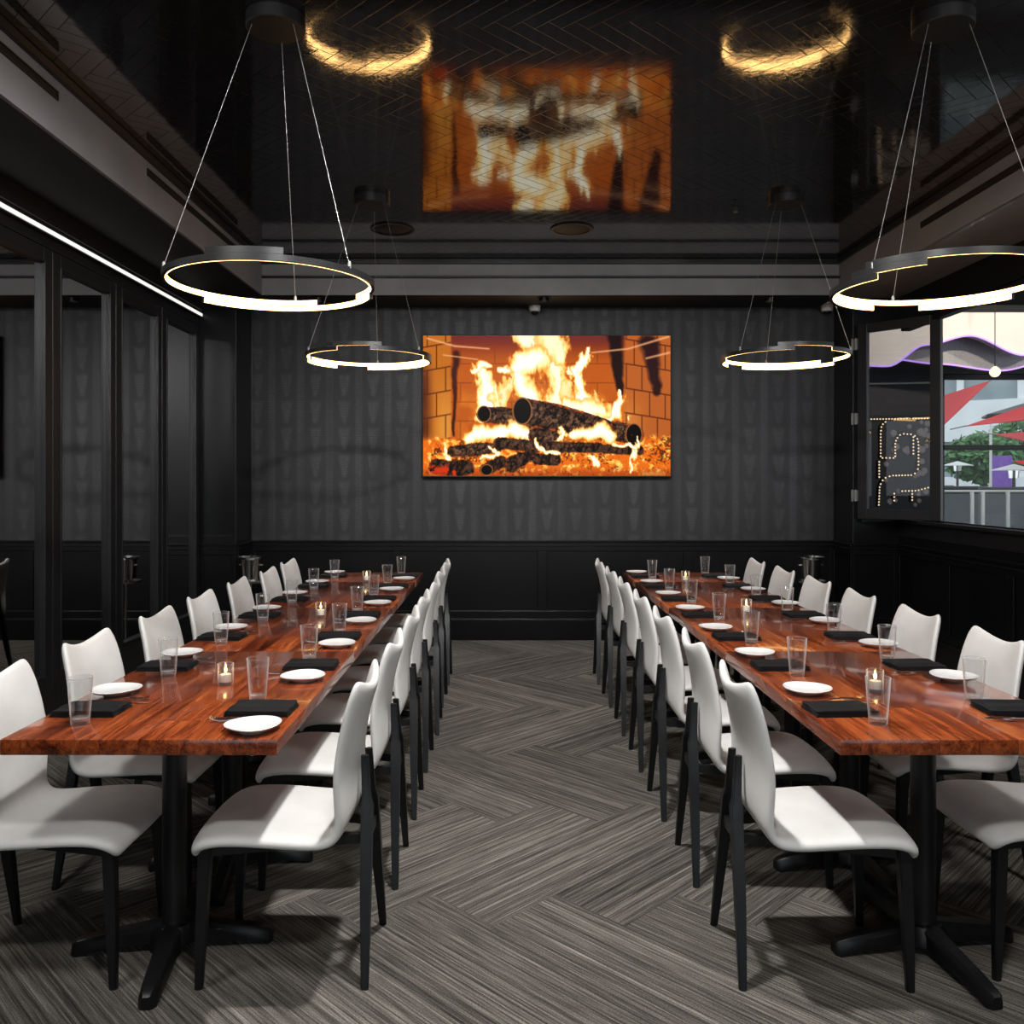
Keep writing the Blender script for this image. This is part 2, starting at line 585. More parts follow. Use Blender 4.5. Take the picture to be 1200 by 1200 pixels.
# wainscot, rails, baseboards: each run is one piece of moulding
def run(bm, axis, fixed, sgn, a, b, z0, z1, d, bev=0.004):
    lo, hi = min(fixed, fixed + sgn * d), max(fixed, fixed + sgn * d)
    if axis == 'x':
        box(bm, a, b, lo, hi, z0, z1, bev)
    else:
        box(bm, lo, hi, a, b, z0, z1, bev)


def wainscot(bm, axis, fixed, sgn, a, b, n, ztop=RAIL):
    run(bm, axis, fixed, sgn, a, b, ztop - 0.10, ztop - 0.018, 0.014)
    run(bm, axis, fixed, sgn, a, b, ztop - 0.018, ztop, 0.032)
    run(bm, axis, fixed, sgn, a, b, ztop - 0.055, ztop - 0.043, 0.022)
    run(bm, axis, fixed, sgn, a, b, 0.20, 0.27, 0.014)
    for k in range(n + 1):
        c = a + (b - a) * k / n
        lo, hi = max(a, c - 0.045), min(b, c + 0.045)
        run(bm, axis, fixed, sgn, lo, hi, 0.27, ztop - 0.10, 0.014)


def base(bm, axis, fixed, sgn, a, b):
    run(bm, axis, fixed, sgn, a, b, 0.0, 0.185, 0.018)
    run(bm, axis, fixed, sgn, a, b, 0.185, 0.20, 0.026)


bm = B(); wainscot(bm, 'x', YB, -1, NL, NR, 4)
struct('trim_4', bm, M['black'])
bm = B()
wainscot(bm, 'x', YP, -1, XL, NL, 1)
wainscot(bm, 'y', NL, 1, YP, YB, 1)
wainscot(bm, 'y', NR, -1, YP, YB, 1)
wainscot(bm, 'x', YP, -1, NR, XR, 1)
struct('trim_5', bm, M['black'])
bm = B(); wainscot(bm, 'y', XR, -1, 0.0, YP, 9)
struct('trim_6', bm, M['black'])
bm = B(); base(bm, 'x', YB, -1, NL, NR)
struct('baseboard_back', bm, M['black'])
bm = B()
base(bm, 'y', XR, -1, YF, YP)
base(bm, 'x', YP, -1, NR, XR)
struct('baseboard_right', bm, M['black'])
bm = B(); base(bm, 'x', YP, -1, XL, NL)
struct('baseboard_left', bm, M['black'])
# thin moulding framing the wallpaper, vertical beads at the piers
bm = B()
for x in (NL + 0.006, NR - 0.006):
    box(bm, x - 0.006, x + 0.006, YB - 0.012, YB, RAIL, ZS, 0.002)
for x in (NL - 0.006, NR + 0.006):
    box(bm, x - 0.006, x + 0.006, YP - 0.012, YP, RAIL, ZS, 0.002)
box(bm, XL + 0.05, NL - 0.04, YP - 0.010, YP, RAIL + 0.06, RAIL + 0.075, 0.002)
struct('trim_7', bm, M['charcoal'])

# folding mirrored doors along the left wall
seams = [7.44, 6.63, 5.84, 5.02, 4.19, 3.36, 2.54, 1.74]
for k in range(7):
    y1, y0 = seams[k] - 0.004, seams[k + 1] + 0.004
    bm = B()
    x0, x1 = XL - 0.085, XL + 0.012
    sw = 0.092
    box(bm, x0, x1, y0, y0 + sw, 0.012, 2.80, 0.004)
    box(bm, x0, x1, y1 - sw, y1, 0.012, 2.80, 0.004)
    box(bm, x0, x1, y0 + sw, y1 - sw, 2.71, 2.80, 0.004)
    box(bm, x0, x1, y0 + sw, y1 - sw, 0.012, 0.335, 0.004)
    # raised bead round the glass
    bd = 0.014
    box(bm, x1 - 0.004, x1 + 0.008, y0 + sw - bd, y0 + sw, 0.32, 2.725, 0.003)
    box(bm, x1 - 0.004, x1 + 0.008, y1 - sw, y1 - sw + bd, 0.32, 2.725, 0.003)
    box(bm, x1 - 0.004, x1 + 0.008, y0 + sw, y1 - sw, 2.71, 2.725, 0.003)
    box(bm, x1 - 0.004, x1 + 0.008, y0 + sw, y1 - sw, 0.32, 0.335, 0.003)
    d = struct('door_%d' % (k + 1), bm, M['charcoal'])
    bm = B()
    box(bm, XL - 0.024, XL - 0.012, y0 + sw - 0.004, y1 - sw + 0.004, 0.332, 2.714)
    obj('mirror_pane', bm, M['mirror'], d)

# linear light above the doors
t = empty('linear_light', (XL + 0.02, 4.6, 2.89))
tag(t, 'thin white linear light running along the wall above the mirrored doors', 'light')
bm = B(); box(bm, -0.02, 0.016, -2.9, 2.84, -0.02, 0.034, 0.003)
obj('housing', bm, M['charcoal'], t)
bm = B(); box(bm, 0.016, 0.024, -2.89, 2.83, -0.012, 0.012, 0.002)
obj('diffuser', bm, M['led_white'], t)

# air slots in the fascia
for (x, s_, y0, y1, z, lab) in ((FL_, 1, 2.6, 3.95, 3.225, 'long black air slot high on the grey fascia above the mirrored doors, near one'),
                                (FL_, 1, 4.94, 6.6, 3.235, 'long black air slot high on the grey fascia above the mirrored doors, far one'),
                                (FR_, -1, 4.1, 5.86, 3.20, 'long black air slot in the grey fascia above the window')):
    t = empty('air_slot', (x, (y0 + y1) / 2, z))
    tag(t, lab, 'vent', 'linear air slots in the fascia')
    h = (y1 - y0) / 2
    bm = B()
    for a, b_ in ((-0.022, -0.014), (0.014, 0.022)):
        box(bm, min(0, s_ * 0.008), max(0, s_ * 0.008), -h, h, a, b_, 0.002)
    for a in (-h, h - 0.01):
        box(bm, min(0, s_ * 0.008), max(0, s_ * 0.008), a, a + 0.01, -0.014, 0.014, 0.002)
    obj('frame', bm, M['black'], t)
    bm = B(); box(bm, min(0, s_ * 0.003), max(0, s_ * 0.003), -h + 0.01, h - 0.01, -0.014, 0.014)
    obj('blade', bm, M['soffit'], t)

# window in the right wall
bm = B()
box(bm, XR - 0.05, XR + 0.14, WY0, YP, SILL - 0.03, SILL, 0.005)
box(bm, 3.08, XR + 0.14, YP - 0.05, YP + 0.14, SILL - 0.03, SILL, 0.005)
box(bm, XR + 0.02, XR + 0.10, WY0, WY0 + 0.07, SILL, HEAD, 0.004)
box(bm, XR + 0.02, XR + 0.10, WY0, YP, HEAD - 0.05, HEAD, 0.004)
box(bm, XR - 0.012, XR + 0.002, WY0, YP, SILL - 0.15, SILL - 0.03, 0.004)
struct('window_1', bm, M['charcoal'])

# the swung leaf of the window
la, lb = Vector((3.055, 7.39, 0)), Vector((3.50, 6.86, 0))
ld = (lb - la)
lw = ld.length
t = empty('window_leaf', (la.x, la.y, SILL), math.atan2(ld.y, ld.x))
tag(t, 'dark framed glass window leaf swung open at the far corner of the window', 'window')
z1 = HEAD - SILL - 0.006
bm = B()
box(bm, 0, 0.085, -0.022, 0.022, 0.004, z1, 0.004)
box(bm, lw - 0.085, lw, -0.022, 0.022, 0.004, z1, 0.004)
box(bm, 0.085, lw - 0.085, -0.022, 0.022, 0.004, 0.09, 0.004)
box(bm, 0.085, lw - 0.085, -0.022, 0.022, z1 - 0.075, z1, 0.004)
obj('frame', bm, M['charcoal'], t)
bm = B(); box(bm, 0.08, lw - 0.08, -0.004, 0.004, 0.085, z1 - 0.07)
obj('glass_pane', bm, M['pane_dark'], t)
for z in (0.20, 0.86, 1.50):
    bm = B()
    for dx in (-0.012, -0.045):
        tube(bm, [(dx, -0.028, z - 0.05), (dx, -0.028, z + 0.05)], 0.008, 10)
    box(bm, -0.05, 0.006, -0.024, -0.018, z - 0.045, z + 0.045)
    obj('hinge', bm, M['cable'], t)

# ------------------------------------------------------------------ ceiling fittings
for i, (x, y, lab) in enumerate(((-0.83, 6.42, 'round black ceiling speaker near the mirrored doors end of the back fascia'),
                                 (0.51, 6.42, 'round black ceiling speaker above the centre of the television'))):
    t = empty('ceiling_speaker', (x, y, ZC))
    tag(t, lab, 'speaker', 'round ceiling speakers')
    bm = B(); lathe(bm, [(0.0, -0.004), (0.135, -0.004), (0.14, -0.001), (0.0, -0.001)], 40)
    obj('grille', bm, M['soffit'], t, 40)
    bm = B(); lathe(bm, [(0.138, -0.001), (0.138, -0.008), (0.16, -0.010), (0.165, -0.001)], 40, closed=True)
    obj('rim', bm, M['black'], t, 40)
for i, (x, y, lab) in enumerate(((-1.14, 5.88, 'small sprinkler head on the tiled ceiling above the table by the mirrors'),
                                 (1.59, 5.88, 'small sprinkler head on the tiled ceiling above the table by the window'))):
    t = empty('sprinkler_head', (x, y, ZC))
    tag(t, lab, 'sprinkler', 'ceiling sprinkler heads')
    bm = B(); lathe(bm, [(0, 0), (0.035, 0), (0.035, -0.006), (0.012, -0.010), (0.012, -0.030), (0, -0.030)], 20)
    obj('escutcheon', bm, M['metal_black'], t, 40)
    bm = B(); lathe(bm, [(0, -0.042), (0.017, -0.042), (0.017, -0.045), (0, -0.045)], 16)
    tube(bm, [(0.010, 0, -0.028), (0.004, 0, -0.043)], 0.002, 6); tube(bm, [(-0.010, 0, -0.028), (-0.004, 0, -0.043)], 0.002, 6)
    obj('deflector', bm, M['cable'], t, 40)
for i, (x, y, lab) in enumerate(((0.283, 7.79, 'small white dome camera under the soffit right above the television'),
                                 (2.93, 7.78, 'small white dome camera under the soffit in the corner by the window'))):
    t = empty('security_camera', (x, y, ZS))
    tag(t, lab, 'camera', 'dome cameras under the soffit')
    bm = B(); lathe(bm, [(0, 0), (0.052, 0), (0.052, -0.036), (0.044, -0.05), (0, -0.05)], 28)
    obj('housing', bm, M['white_plastic'], t, 40)
    bm = B(); lathe(bm, [(0.034, -0.048), (0.031, -0.062), (0.020, -0.074), (0, -0.080)], 24)
    obj('dome', bm, M['dome'], t, 60)

# ------------------------------------------------------------------ television with a log fire on its screen
def noise2(x, y, seed):
    rs = np.random.RandomState(seed)
    T = rs.rand(64, 64)
    xi, yi = np.floor(x).astype(int), np.floor(y).astype(int)
    fx, fy = x - xi, y - yi
    fx, fy = fx * fx * (3 - 2 * fx), fy * fy * (3 - 2 * fy)
    g = lambda a, b_: T[a % 64, b_ % 64]
    return (g(xi, yi) * (1 - fx) + g(xi + 1, yi) * fx) * (1 - fy) + (g(xi, yi + 1) * (1 - fx) + g(xi + 1, yi + 1) * fx) * fy


def fbm(x, y, seed, o=4):
    r, a, tot = 0, 0.5, 0
    for k in range(o):
        r = r + a * noise2(x * 2 ** k, y * 2 ** k, seed + k)
        tot += a
        a *= 0.55
    return r / tot


def sstep(x, a, b_):
    t = np.clip((x - a) / (b_ - a), 0, 1)
    return t * t * (3 - 2 * t)


def capsule(X, Y, pts):
    """signed 'depth' 0..1 inside a chain of (x, y, radius)"""
    best = np.full(X.shape, -9.0)
    for (x0, y0, r0), (x1, y1, r1) in zip(pts[:-1], pts[1:]):
        dx, dy = x1 - x0, y1 - y0
        t = np.clip(((X - x0) * dx + (Y - y0) * dy) / max(dx * dx + dy * dy, 1e-6), 0, 1)
        d = np.hypot(X - x0 - t * dx, Y - y0 - t * dy)
        r = r0 + t * (r1 - r0)
        best = np.maximum(best, 1 - d / r)
    return best


def paint_fire(nx, ny):
    X, Y = np.meshgrid(np.linspace(62, 1145, nx), np.linspace(200, 818, ny))
    C = np.zeros((ny, nx, 3))

    def over(col, a):
        nonlocal C
        a = np.clip(a, 0, 1)[..., None]
        C = C * (1 - a) + np.asarray(col, float) * a
    n1 = fbm(X / 60, Y / 60, 3)
    n2 = fbm(X / 18, Y / 18, 11)
    n3 = fbm(X / 7, Y / 7, 23, 3)
    # fire-box: back wall, two side walls of brick
    over((172, 80, 22), np.ones_like(X))
    over((205, 112, 34), sstep(Y, 330, 520) * sstep(n1, 0.3, 0.8) * 0.8)
    over((118, 44, 26), 1 - sstep(Y, 215, 330))
    over((96, 40, 40), (1 - sstep(Y, 200, 260)) * 0.7)
    left = 1 - sstep(X, 178, 190)
    right = sstep(X, 935, 955)
    over((176, 98, 28), left)
    over((168, 86, 34), right)
    over((225, 160, 70), left * sstep(X, 90, 150) * sstep(Y, 330, 620) * 0.5)
    over((216, 140, 60), right * (1 - sstep(X, 950, 1060)) * sstep(Y, 400, 620) * 0.6)
    over((52, 20, 14), (1 - sstep(X, 62, 118)) * (0.55 + 0.4 * n1) * sstep(Y, 240, 420))
    bx = np.where((np.floor((Y - 240) / 84) % 2) == 0, X, X + 75)
    mort = np.maximum(1 - sstep(np.abs((bx % 150) - 75), 1.5, 4), 1 - sstep(np.abs(((Y - 198) % 84) - 42), 1.5, 4))
    over((70, 26, 10), mort * (1 - left) * (1 - right) * sstep(Y, 240, 300) * 0.30)
    yl = Y + (X - 185) * 0.18
    by = np.where((np.floor((yl - 230) / 105) % 2) == 0, X, X + 40)
    ml = np.maximum(1 - sstep(np.abs((by % 80) - 40), 1.5, 4), 1 - sstep(np.abs(((yl - 177.5) % 105) - 52.5), 1.5, 5))
    over((72, 26, 8), ml * left * 0.75)
    yr = Y - (X - 945) * 0.16
    by = np.where((np.floor((yr - 215) / 108) % 2) == 0, X, X + 34)
    mr = np.maximum(1 - sstep(np.abs((by % 68) - 34), 1.5, 4), 1 - sstep(np.abs(((yr - 161) % 108) - 54), 1.5, 5))
    over((72, 26, 10), mr * right * 0.75)
    over((28, 14, 14), capsule(X + 22 * (n1 - .5), Y, [(905, 190, 42), (915, 330, 30), (925, 450, 18)]) * 2.2)
    over((38, 16, 16), capsule(X + 30 * (n1 - .5), Y, [(1050, 230, 50), (1070, 330, 42), (1085, 450, 22)]) * 1.8)
    over((60, 24, 14), capsule(X + 20 * (n1 - .5), Y, [(205, 280, 22), (200, 420, 14), (192, 640, 8)]) * 1.6)
    # ember bed
    bed = sstep(Y + 26 * (n2 - .5) - 12 * np.cos((X - 560) / 240), 640, 668)
    over((214, 100, 22), bed)
    over((250, 176, 66), bed * sstep(n2, 0.50, 0.68))
    over((255, 222, 140), bed * sstep(n2 * 0.6 + n3 * 0.4, 0.60, 0.72))
    over((60, 20, 10), bed * sstep(n1 * .5 + n3 * .5, 0.54, 0.66) * 0.8)
    over((120, 40, 14), bed * sstep(Y, 770, 818) * 0.55)

    wx = X + 60 * (fbm(X / 55, Y / 85, 41) - .5) + 46 * (fbm(X / 18, Y / 34, 47) - .5)
    wy = Y + 40 * (fbm(X / 40, Y / 60, 53) - .5)
    lick = fbm(X / 16 + 3 * n1, Y / 48, 61)

    def flame(pts, k=1.0, hot=1.0):
        d = capsule(wx, wy, pts) + 0.75 * (lick - 0.5)
        over((226, 122, 32), sstep(d, -0.22, 0.10) * 0.6 * k)
        over((252, 196, 96), sstep(d, -0.02, 0.22) * 0.9 * k)
        over((255, 238, 176), sstep(d, 0.14, 0.45) * 0.9 * k * hot)
        over((255, 253, 234), sstep(d, 0.36, 0.75) * k * hot)
    flame([(300, 330, 22), (318, 380, 34), (335, 440, 40), (335, 505, 38), (312, 560, 30)])
    flame([(285, 352, 12), (312, 322, 20), (345, 332, 12)], 0.9)
    flame([(400, 350, 12), (432, 352, 22)], 0.9)
    flame([(490, 205, 46), (560, 235, 70), (600, 300, 66), (640, 350, 60), (660, 420, 48), (640, 490, 44)], 0.95, 0.72)
    flame([(610, 205, 70), (640, 260, 56), (660, 290, 40)], 0.9, 0.6)
    flame([(560, 300, 56), (490, 310, 52), (472, 370, 36), (510, 430, 50), (545, 490, 60)], 1.0, 0.85)
    flame([(440, 380, 20), (415, 440, 36), (400, 510, 46)], 0.85, 0.5)
    flame([(690, 400, 16), (690, 450, 30), (700, 510, 36)], 0.75, 0.4)
    flame([(360, 430, 14), (372, 480, 26), (380, 530, 30)], 0.8, 0.6)
    over((196, 104, 36), capsule(wx, wy, [(570, 405, 15), (590, 450, 20)]) * 0.9)
    flame([(786, 262, 12), (770, 300, 24), (738, 360, 26), (745, 430, 30), (765, 490, 42), (800, 530, 46)])
    flame([(708, 345, 12), (716, 362, 16)], 0.9)
    flame([(815, 440, 10), (828, 480, 22), (840, 520, 26)], 0.7, 0.4)
    flame([(925, 448, 9), (918, 505, 26), (890, 548, 40), (855, 560, 44)])
    flame([(962, 556, 12), (966, 562, 10)], 0.8)
    flame([(690, 500, 30), (760, 515, 44), (840, 530, 40)], 0.9, 0.8)
    crack = fbm(X / 20 + Y / 60, Y / 34, 71, 3)
    ridge = 1 - np.abs(crack - 0.5) * 4

    def log(pts, end=None, er=(0, 0), dark=1.0):
        d = capsule(X + 6 * (n3 - .5), Y + 6 * (n3 - .5), pts)
        a = sstep(d, 0.0, 0.06)
        over((58, 36, 26), a)
        over((128, 92, 66), a * sstep(d, 0.1, 0.7) * sstep(n3, 0.35, 0.7) * 0.8 * dark)
        over((14, 9, 8), a * sstep(ridge, 0.45, 0.9) * 0.9)
        over((204, 84, 22), a * (1 - sstep(d, 0.05, 0.28)) * sstep(n2, 0.42, 0.62) * 0.85)
        if end:
            q = ((X - end[0]) / er[0]) ** 2 + ((Y - end[1]) / er[1]) ** 2
            over((150, 92, 50), 1 - sstep(q, 1.0, 1.12))
            over((12, 8, 8), 1 - sstep(q, 0.76, 0.92))
    log([(330, 548, 36), (450, 560, 48), (560, 590, 40)], (328, 545), (30, 36))
    log([(900, 618, 44), (985, 640, 46)], (985, 636), (36, 50))
    flame([(255, 660, 26), (300, 630, 40), (400, 625, 38), (470, 612, 40), (530, 640, 34)], 1.0, 1.0)
    log([(560, 640, 40), (640, 640, 44)])
    log([(510, 535, 60), (640, 560, 62), (760, 590, 56), (850, 612, 48)], (496, 532), (42, 60))
    flame([(650, 610, 12), (668, 640, 18), (650, 664, 12)], 0.9)
    flame([(700, 640, 18), (770, 634, 34), (840, 622, 42), (880, 640, 32)], 1.0, 1.0)
    log([(190, 712, 26), (300, 700, 30), (390, 692, 22)])
    log([(395, 672, 26), (560, 690, 28)], dark=0.6)
    log([(600, 690, 26), (830, 694, 24)], dark=0.6)
    log([(860, 700, 22), (1010, 706, 22)], dark=0.5)
    log([(450, 766, 38), (540, 720, 24)], dark=0.5)
    log([(560, 744, 26), (640, 746, 28)], dark=0.5)
    log([(120, 778, 36), (250, 784, 38)], dark=0.4)
    over((190, 48, 14), capsule(X, Y, [(110, 788, 30), (200, 796, 34)]) * sstep(n2, .4, .6) * 1.6)
    log([(336, 790, 28), (400, 756, 30)], (340, 792), (26, 24), 0.5)
    flame([(150, 690, 8), (158, 735, 16)], 0.9)
    flame([(350, 690, 6), (395, 720, 8), (300, 748, 8)], 0.9)
    flame([(545, 660, 10), (580, 700, 12), (650, 718, 8)], 0.9)
    flame([(990, 640, 7), (985, 700, 14), (975, 790, 10)], 0.9)
    flame([(800, 735, 14), (830, 770, 16)], 0.9)
    flame([(880, 672, 9), (985, 696, 9)], 0.85)
    # pale streaks of the fire-box lintel
    for p in ([(80, 212, 7), (200, 246, 8), (350, 258, 6)], [(800, 275, 6), (960, 258, 7), (1135, 205, 8)], [(1040, 300, 7), (1140, 275, 8)], [(150, 285, 5), (300, 305, 5)]):
        over((226, 160, 110), capsule(X, Y, p) * 0.9)
    s = np.clip(C / 255, 0, 1)
    return np.where(s <= 0.04045, s / 12.92, ((s + 0.055) / 1.055) ** 2.4)


tvw, tvh, tvx, tvz = 2.235, 1.268, 0.392, 2.135
t = empty('television', (tvx, YB - 0.055, tvz))
tag(t, 'large wall mounted television showing a burning log fire on the back wall', 'television')
bm = B()
box(bm, -tvw / 2 - 0.008, tvw / 2 + 0.008, -0.035, 0.03, -tvh / 2 - 0.012, tvh / 2 + 0.008, 0.005)
obj('casing', bm, M['metal_black'], t)
nx, ny = 400, 228
lin = paint_fire(nx, ny)
gx, gz = np.meshgrid(np.linspace(-tvw / 2, tvw / 2, nx), np.linspace(tvh / 2, -tvh / 2, ny))
co = np.stack([gx, np.full_like(gx, -0.0365), gz], -1).reshape(-1, 3)
ii = np.arange(nx * ny).reshape(ny, nx)
quads = np.stack([ii[:-1, :-1], ii[1:, :-1], ii[1:, 1:], ii[:-1, 1:]], -1).reshape(-1, 4)
me = bpy.data.meshes.new('screen')
me.vertices.add(len(co)); me.vertices.foreach_set('co', co.ravel().astype(np.float32))
me.loops.add(quads.size); me.loops.foreach_set('vertex_index', quads.ravel().astype(np.int32))
me.polygons.add(len(quads)); me.polygons.foreach_set('loop_start', (np.arange(len(quads)) * 4).astype(np.int32))
me.update(calc_edges=True)
at = me.color_attributes.new('picture', 'FLOAT_COLOR', 'POINT')
rgba = np.ones((nx * ny, 4), np.float32); rgba[:, :3] = lin.reshape(-1, 3)
at.data.foreach_set('color', rgba.ravel())
b = NB('screen_picture')
ca = b.n('ShaderNodeVertexColor'); ca.layer_name = 'picture'
b.set(col=(0.004, 0.004, 0.004), rough=0.3, spec=0.02, ecol=ca.outputs[0], estr=1.2)
me.materials.append(b.m)
o = bpy.data.objects.new('screen', me); COL.objects.link(o); o.parent = t

# ------------------------------------------------------------------ ring pendants
def arc_band(bm, r0, r1, z0, z1, a0, a1, seg=72):
    n = max(4, int(seg * abs(a1 - a0) / 360))
    rings = []
    for k in range(n + 1):
        a = math.radians(a0 + (a1 - a0) * k / n)
        c, s = math.cos(a), math.sin(a)
        rings.append([Vector((r0 * c, r0 * s, z0)), Vector((r1 * c, r1 * s, z0)), Vector((r1 * c, r1 * s, z1)), Vector((r0 * c, r0 * s, z1))])
    loft(bm, rings)


def ring_pendant(x, y, zc, label, arcs, canopy_x=None):
    t = empty('ring_pendant_light', (x, y, zc))
    tag(t, label, 'pendant light', 'round ring pendant lights')
    R, h = 0.416, 0.025
    cz = ZC - zc
    cx = (canopy_x - x) if canopy_x is not None else 0.0
    bm = B(); lathe(bm, [(0, cz), (0.118, cz), (0.118, cz - 0.048), (0.114, cz - 0.052), (0, cz - 0.052)], 48, (cx, 0, 0))
    can = obj('canopy', bm, M['metal_black'], t, 30)
    for k, a in enumerate((90, 210, 330)):
        a = math.radians(a)
        bm = B()
        tube(bm, [(cx + 0.095 * math.cos(a), 0.095 * math.sin(a), cz - 0.05), (R * math.cos(a) * 0.985, R * math.sin(a) * 0.985, 0.018)], 0.0012, 6)
        obj('cable', bm, M['cable'], t)
        bm = B()
        c, s = R * math.cos(a) * 0.985, R * math.sin(a) * 0.985
        lathe(bm, [(0, 0.006), (0.007, 0.006), (0.007, 0.026), (0.004, 0.034), (0, 0.034)], 12, (c, s, 0))
        obj('cable_grip', bm, M['cable'], t, 40)
    for (lv, a0, a1) in arcs:
        z0 = lv * h - h / 2
        bm = B(); arc_band(bm, R - 0.014, R, z0, z0 + h - 0.001, a0, a1)
        bnd = obj('ring_band', bm, M['metal_black'], t, 30)
        bm = B(); arc_band(bm, R - 0.019, R - 0.014, z0 + 0.0005, z0 + h - 0.004, a0 + 0.3, a1 - 0.3)
        obj('diffuser', bm, M['led_warm'], bnd, 30)
    return t


ring_pendant(-0.944, 3.49, 2.264, 'near ring pendant light hanging over the table by the mirrors',
             [(0, 75, 401), (-1, 20, 149), (1, -109, -69)], -0.925)
ring_pendant(1.768, 3.49, 2.264, 'near ring pendant light hanging over the table by the window',
             [(0, -50, 150), (0, 196, 232), (-1, 104, 212), (-1, 20, 75), (0, 232, 238), (1, 206, 314)], 1.785)
ring_pendant(-0.897, 5.72, 2.284, 'far ring pendant light above the table by the mirrors, beside the television',
             [(0, -80, 170), (-1, -20, 100), (-1, 132, 182), (0, 176, 250), (1, 240, 290)], -0.875)
ring_pendant(1.874, 5.72, 2.284, 'far ring pendant light above the table by the window, beside the television',
             [(0, 36, 260), (-1, 20, 118), (-1, 142, 184), (0, -30, 20), (1, 246, 296), (0, 296, 330)], 1.880)

# ------------------------------------------------------------------ tables
TL0, TL1 = -1.380, -0.620
TR0, TR1 = 0.9226, 1.6826
TY = [2.352, 3.572, 4.792, 6.012, 6.632]
TZ, TT = 0.75, 0.043


def pedestal(t, x, y):
    bm = B()
    lathe(bm, [(0, 0.055), (0.062, 0.055), (0.058, 0.075), (0.040, 0.085), (0.037, 0.10), (0.037, TZ - TT - 0.012), (0, TZ - TT - 0.012)], 32, (x, y, 0))
    obj('column', bm, M['iron'], t, 35)
    bm = B()
    box(bm, x - 0.2, x + 0.2, y - 0.035, y + 0.035, TZ - TT - 0.012, TZ - TT)
    box(bm, x - 0.035, x + 0.035, y - 0.2, y + 0.2, TZ - TT - 0.012, TZ - TT)
    obj('mounting_plate', bm, M['iron'], t)
    bm = B()
    lathe(bm, [(0, 0.085), (0.055, 0.082), (0.070, 0.06), (0.074, 0.03), (0, 0.03)], 28, (x, y, 0))
    for ang, L in ((8, 0.30), (188, 0.30), (98, 0.33), (278, 0.33)):
        a = math.radians(ang)
        d = Vector((math.cos(a), math.sin(a), 0)); n = Vector((-d.y, d.x, 0)); c0 = Vector((x, y, 0))
        rings = []
        for s_, wd, zt, zb in ((0.03, 0.034, 0.088, 0.034), (L * 0.4, 0.032, 0.074, 0.026), (L * 0.8, 0.028, 0.056, 0.014), (L * 0.96, 0.025, 0.046, 0.002), (L, 0.016, 0.036, 0.004)):
            p = c0 + d * s_
            rings.append([p - n * wd + Vector((0, 0, zb)), p + n * wd + Vector((0, 0, zb)), p + n * wd * 0.93 + Vector((0, 0, zt - 0.012)),
                          p + n * wd * 0.55 + Vector((0, 0, zt)), p - n * wd * 0.55 + Vector((0, 0, zt)), p - n * wd * 0.93 + Vector((0, 0, zt - 0.012))])
        loft(bm, rings)
        lathe(bm, [(0, 0.006), (0.014, 0.006), (0.014, 0.0), (0, 0.0)], 12, c0 + d * (L * 0.9))
    obj('cross_base', bm, M['iron'], t, 40)


def table(xc, w, y0, y1, label, group):
    t = empty('dining_table', (xc, (y0 + y1) / 2, 0))
    tag(t, label, 'table', group)
    L = y1 - y0
    bm = B(); box(bm, -w / 2, w / 2, -L / 2 + 0.001, L / 2 - 0.001, TZ - TT, TZ, 0.0025, 2)
    obj('tabletop', bm, M['wood'], t, 40)
    for y in ((-0.27, 0.30) if L > 1 else (0.0,)):
        pedestal(t, -0.03 if xc < 0 else 0.012, y)
    return t


names = ['nearest section', 'second section from the front', 'third section from the front', 'short farthest section']
for k in range(4):
    table((TL0 + TL1) / 2, TL1 - TL0, TY[k], TY[k + 1], 'polished red wood dining table, %s of the row by the mirrors' % names[k], 'tables of the row by the mirrors')
for k in range(4):
    table((TR0 + TR1) / 2, TR1 - TR0, TY[k], TY[k + 1], 'polished red wood dining table, %s of the row by the window' % names[k], 'tables of the row by the window')

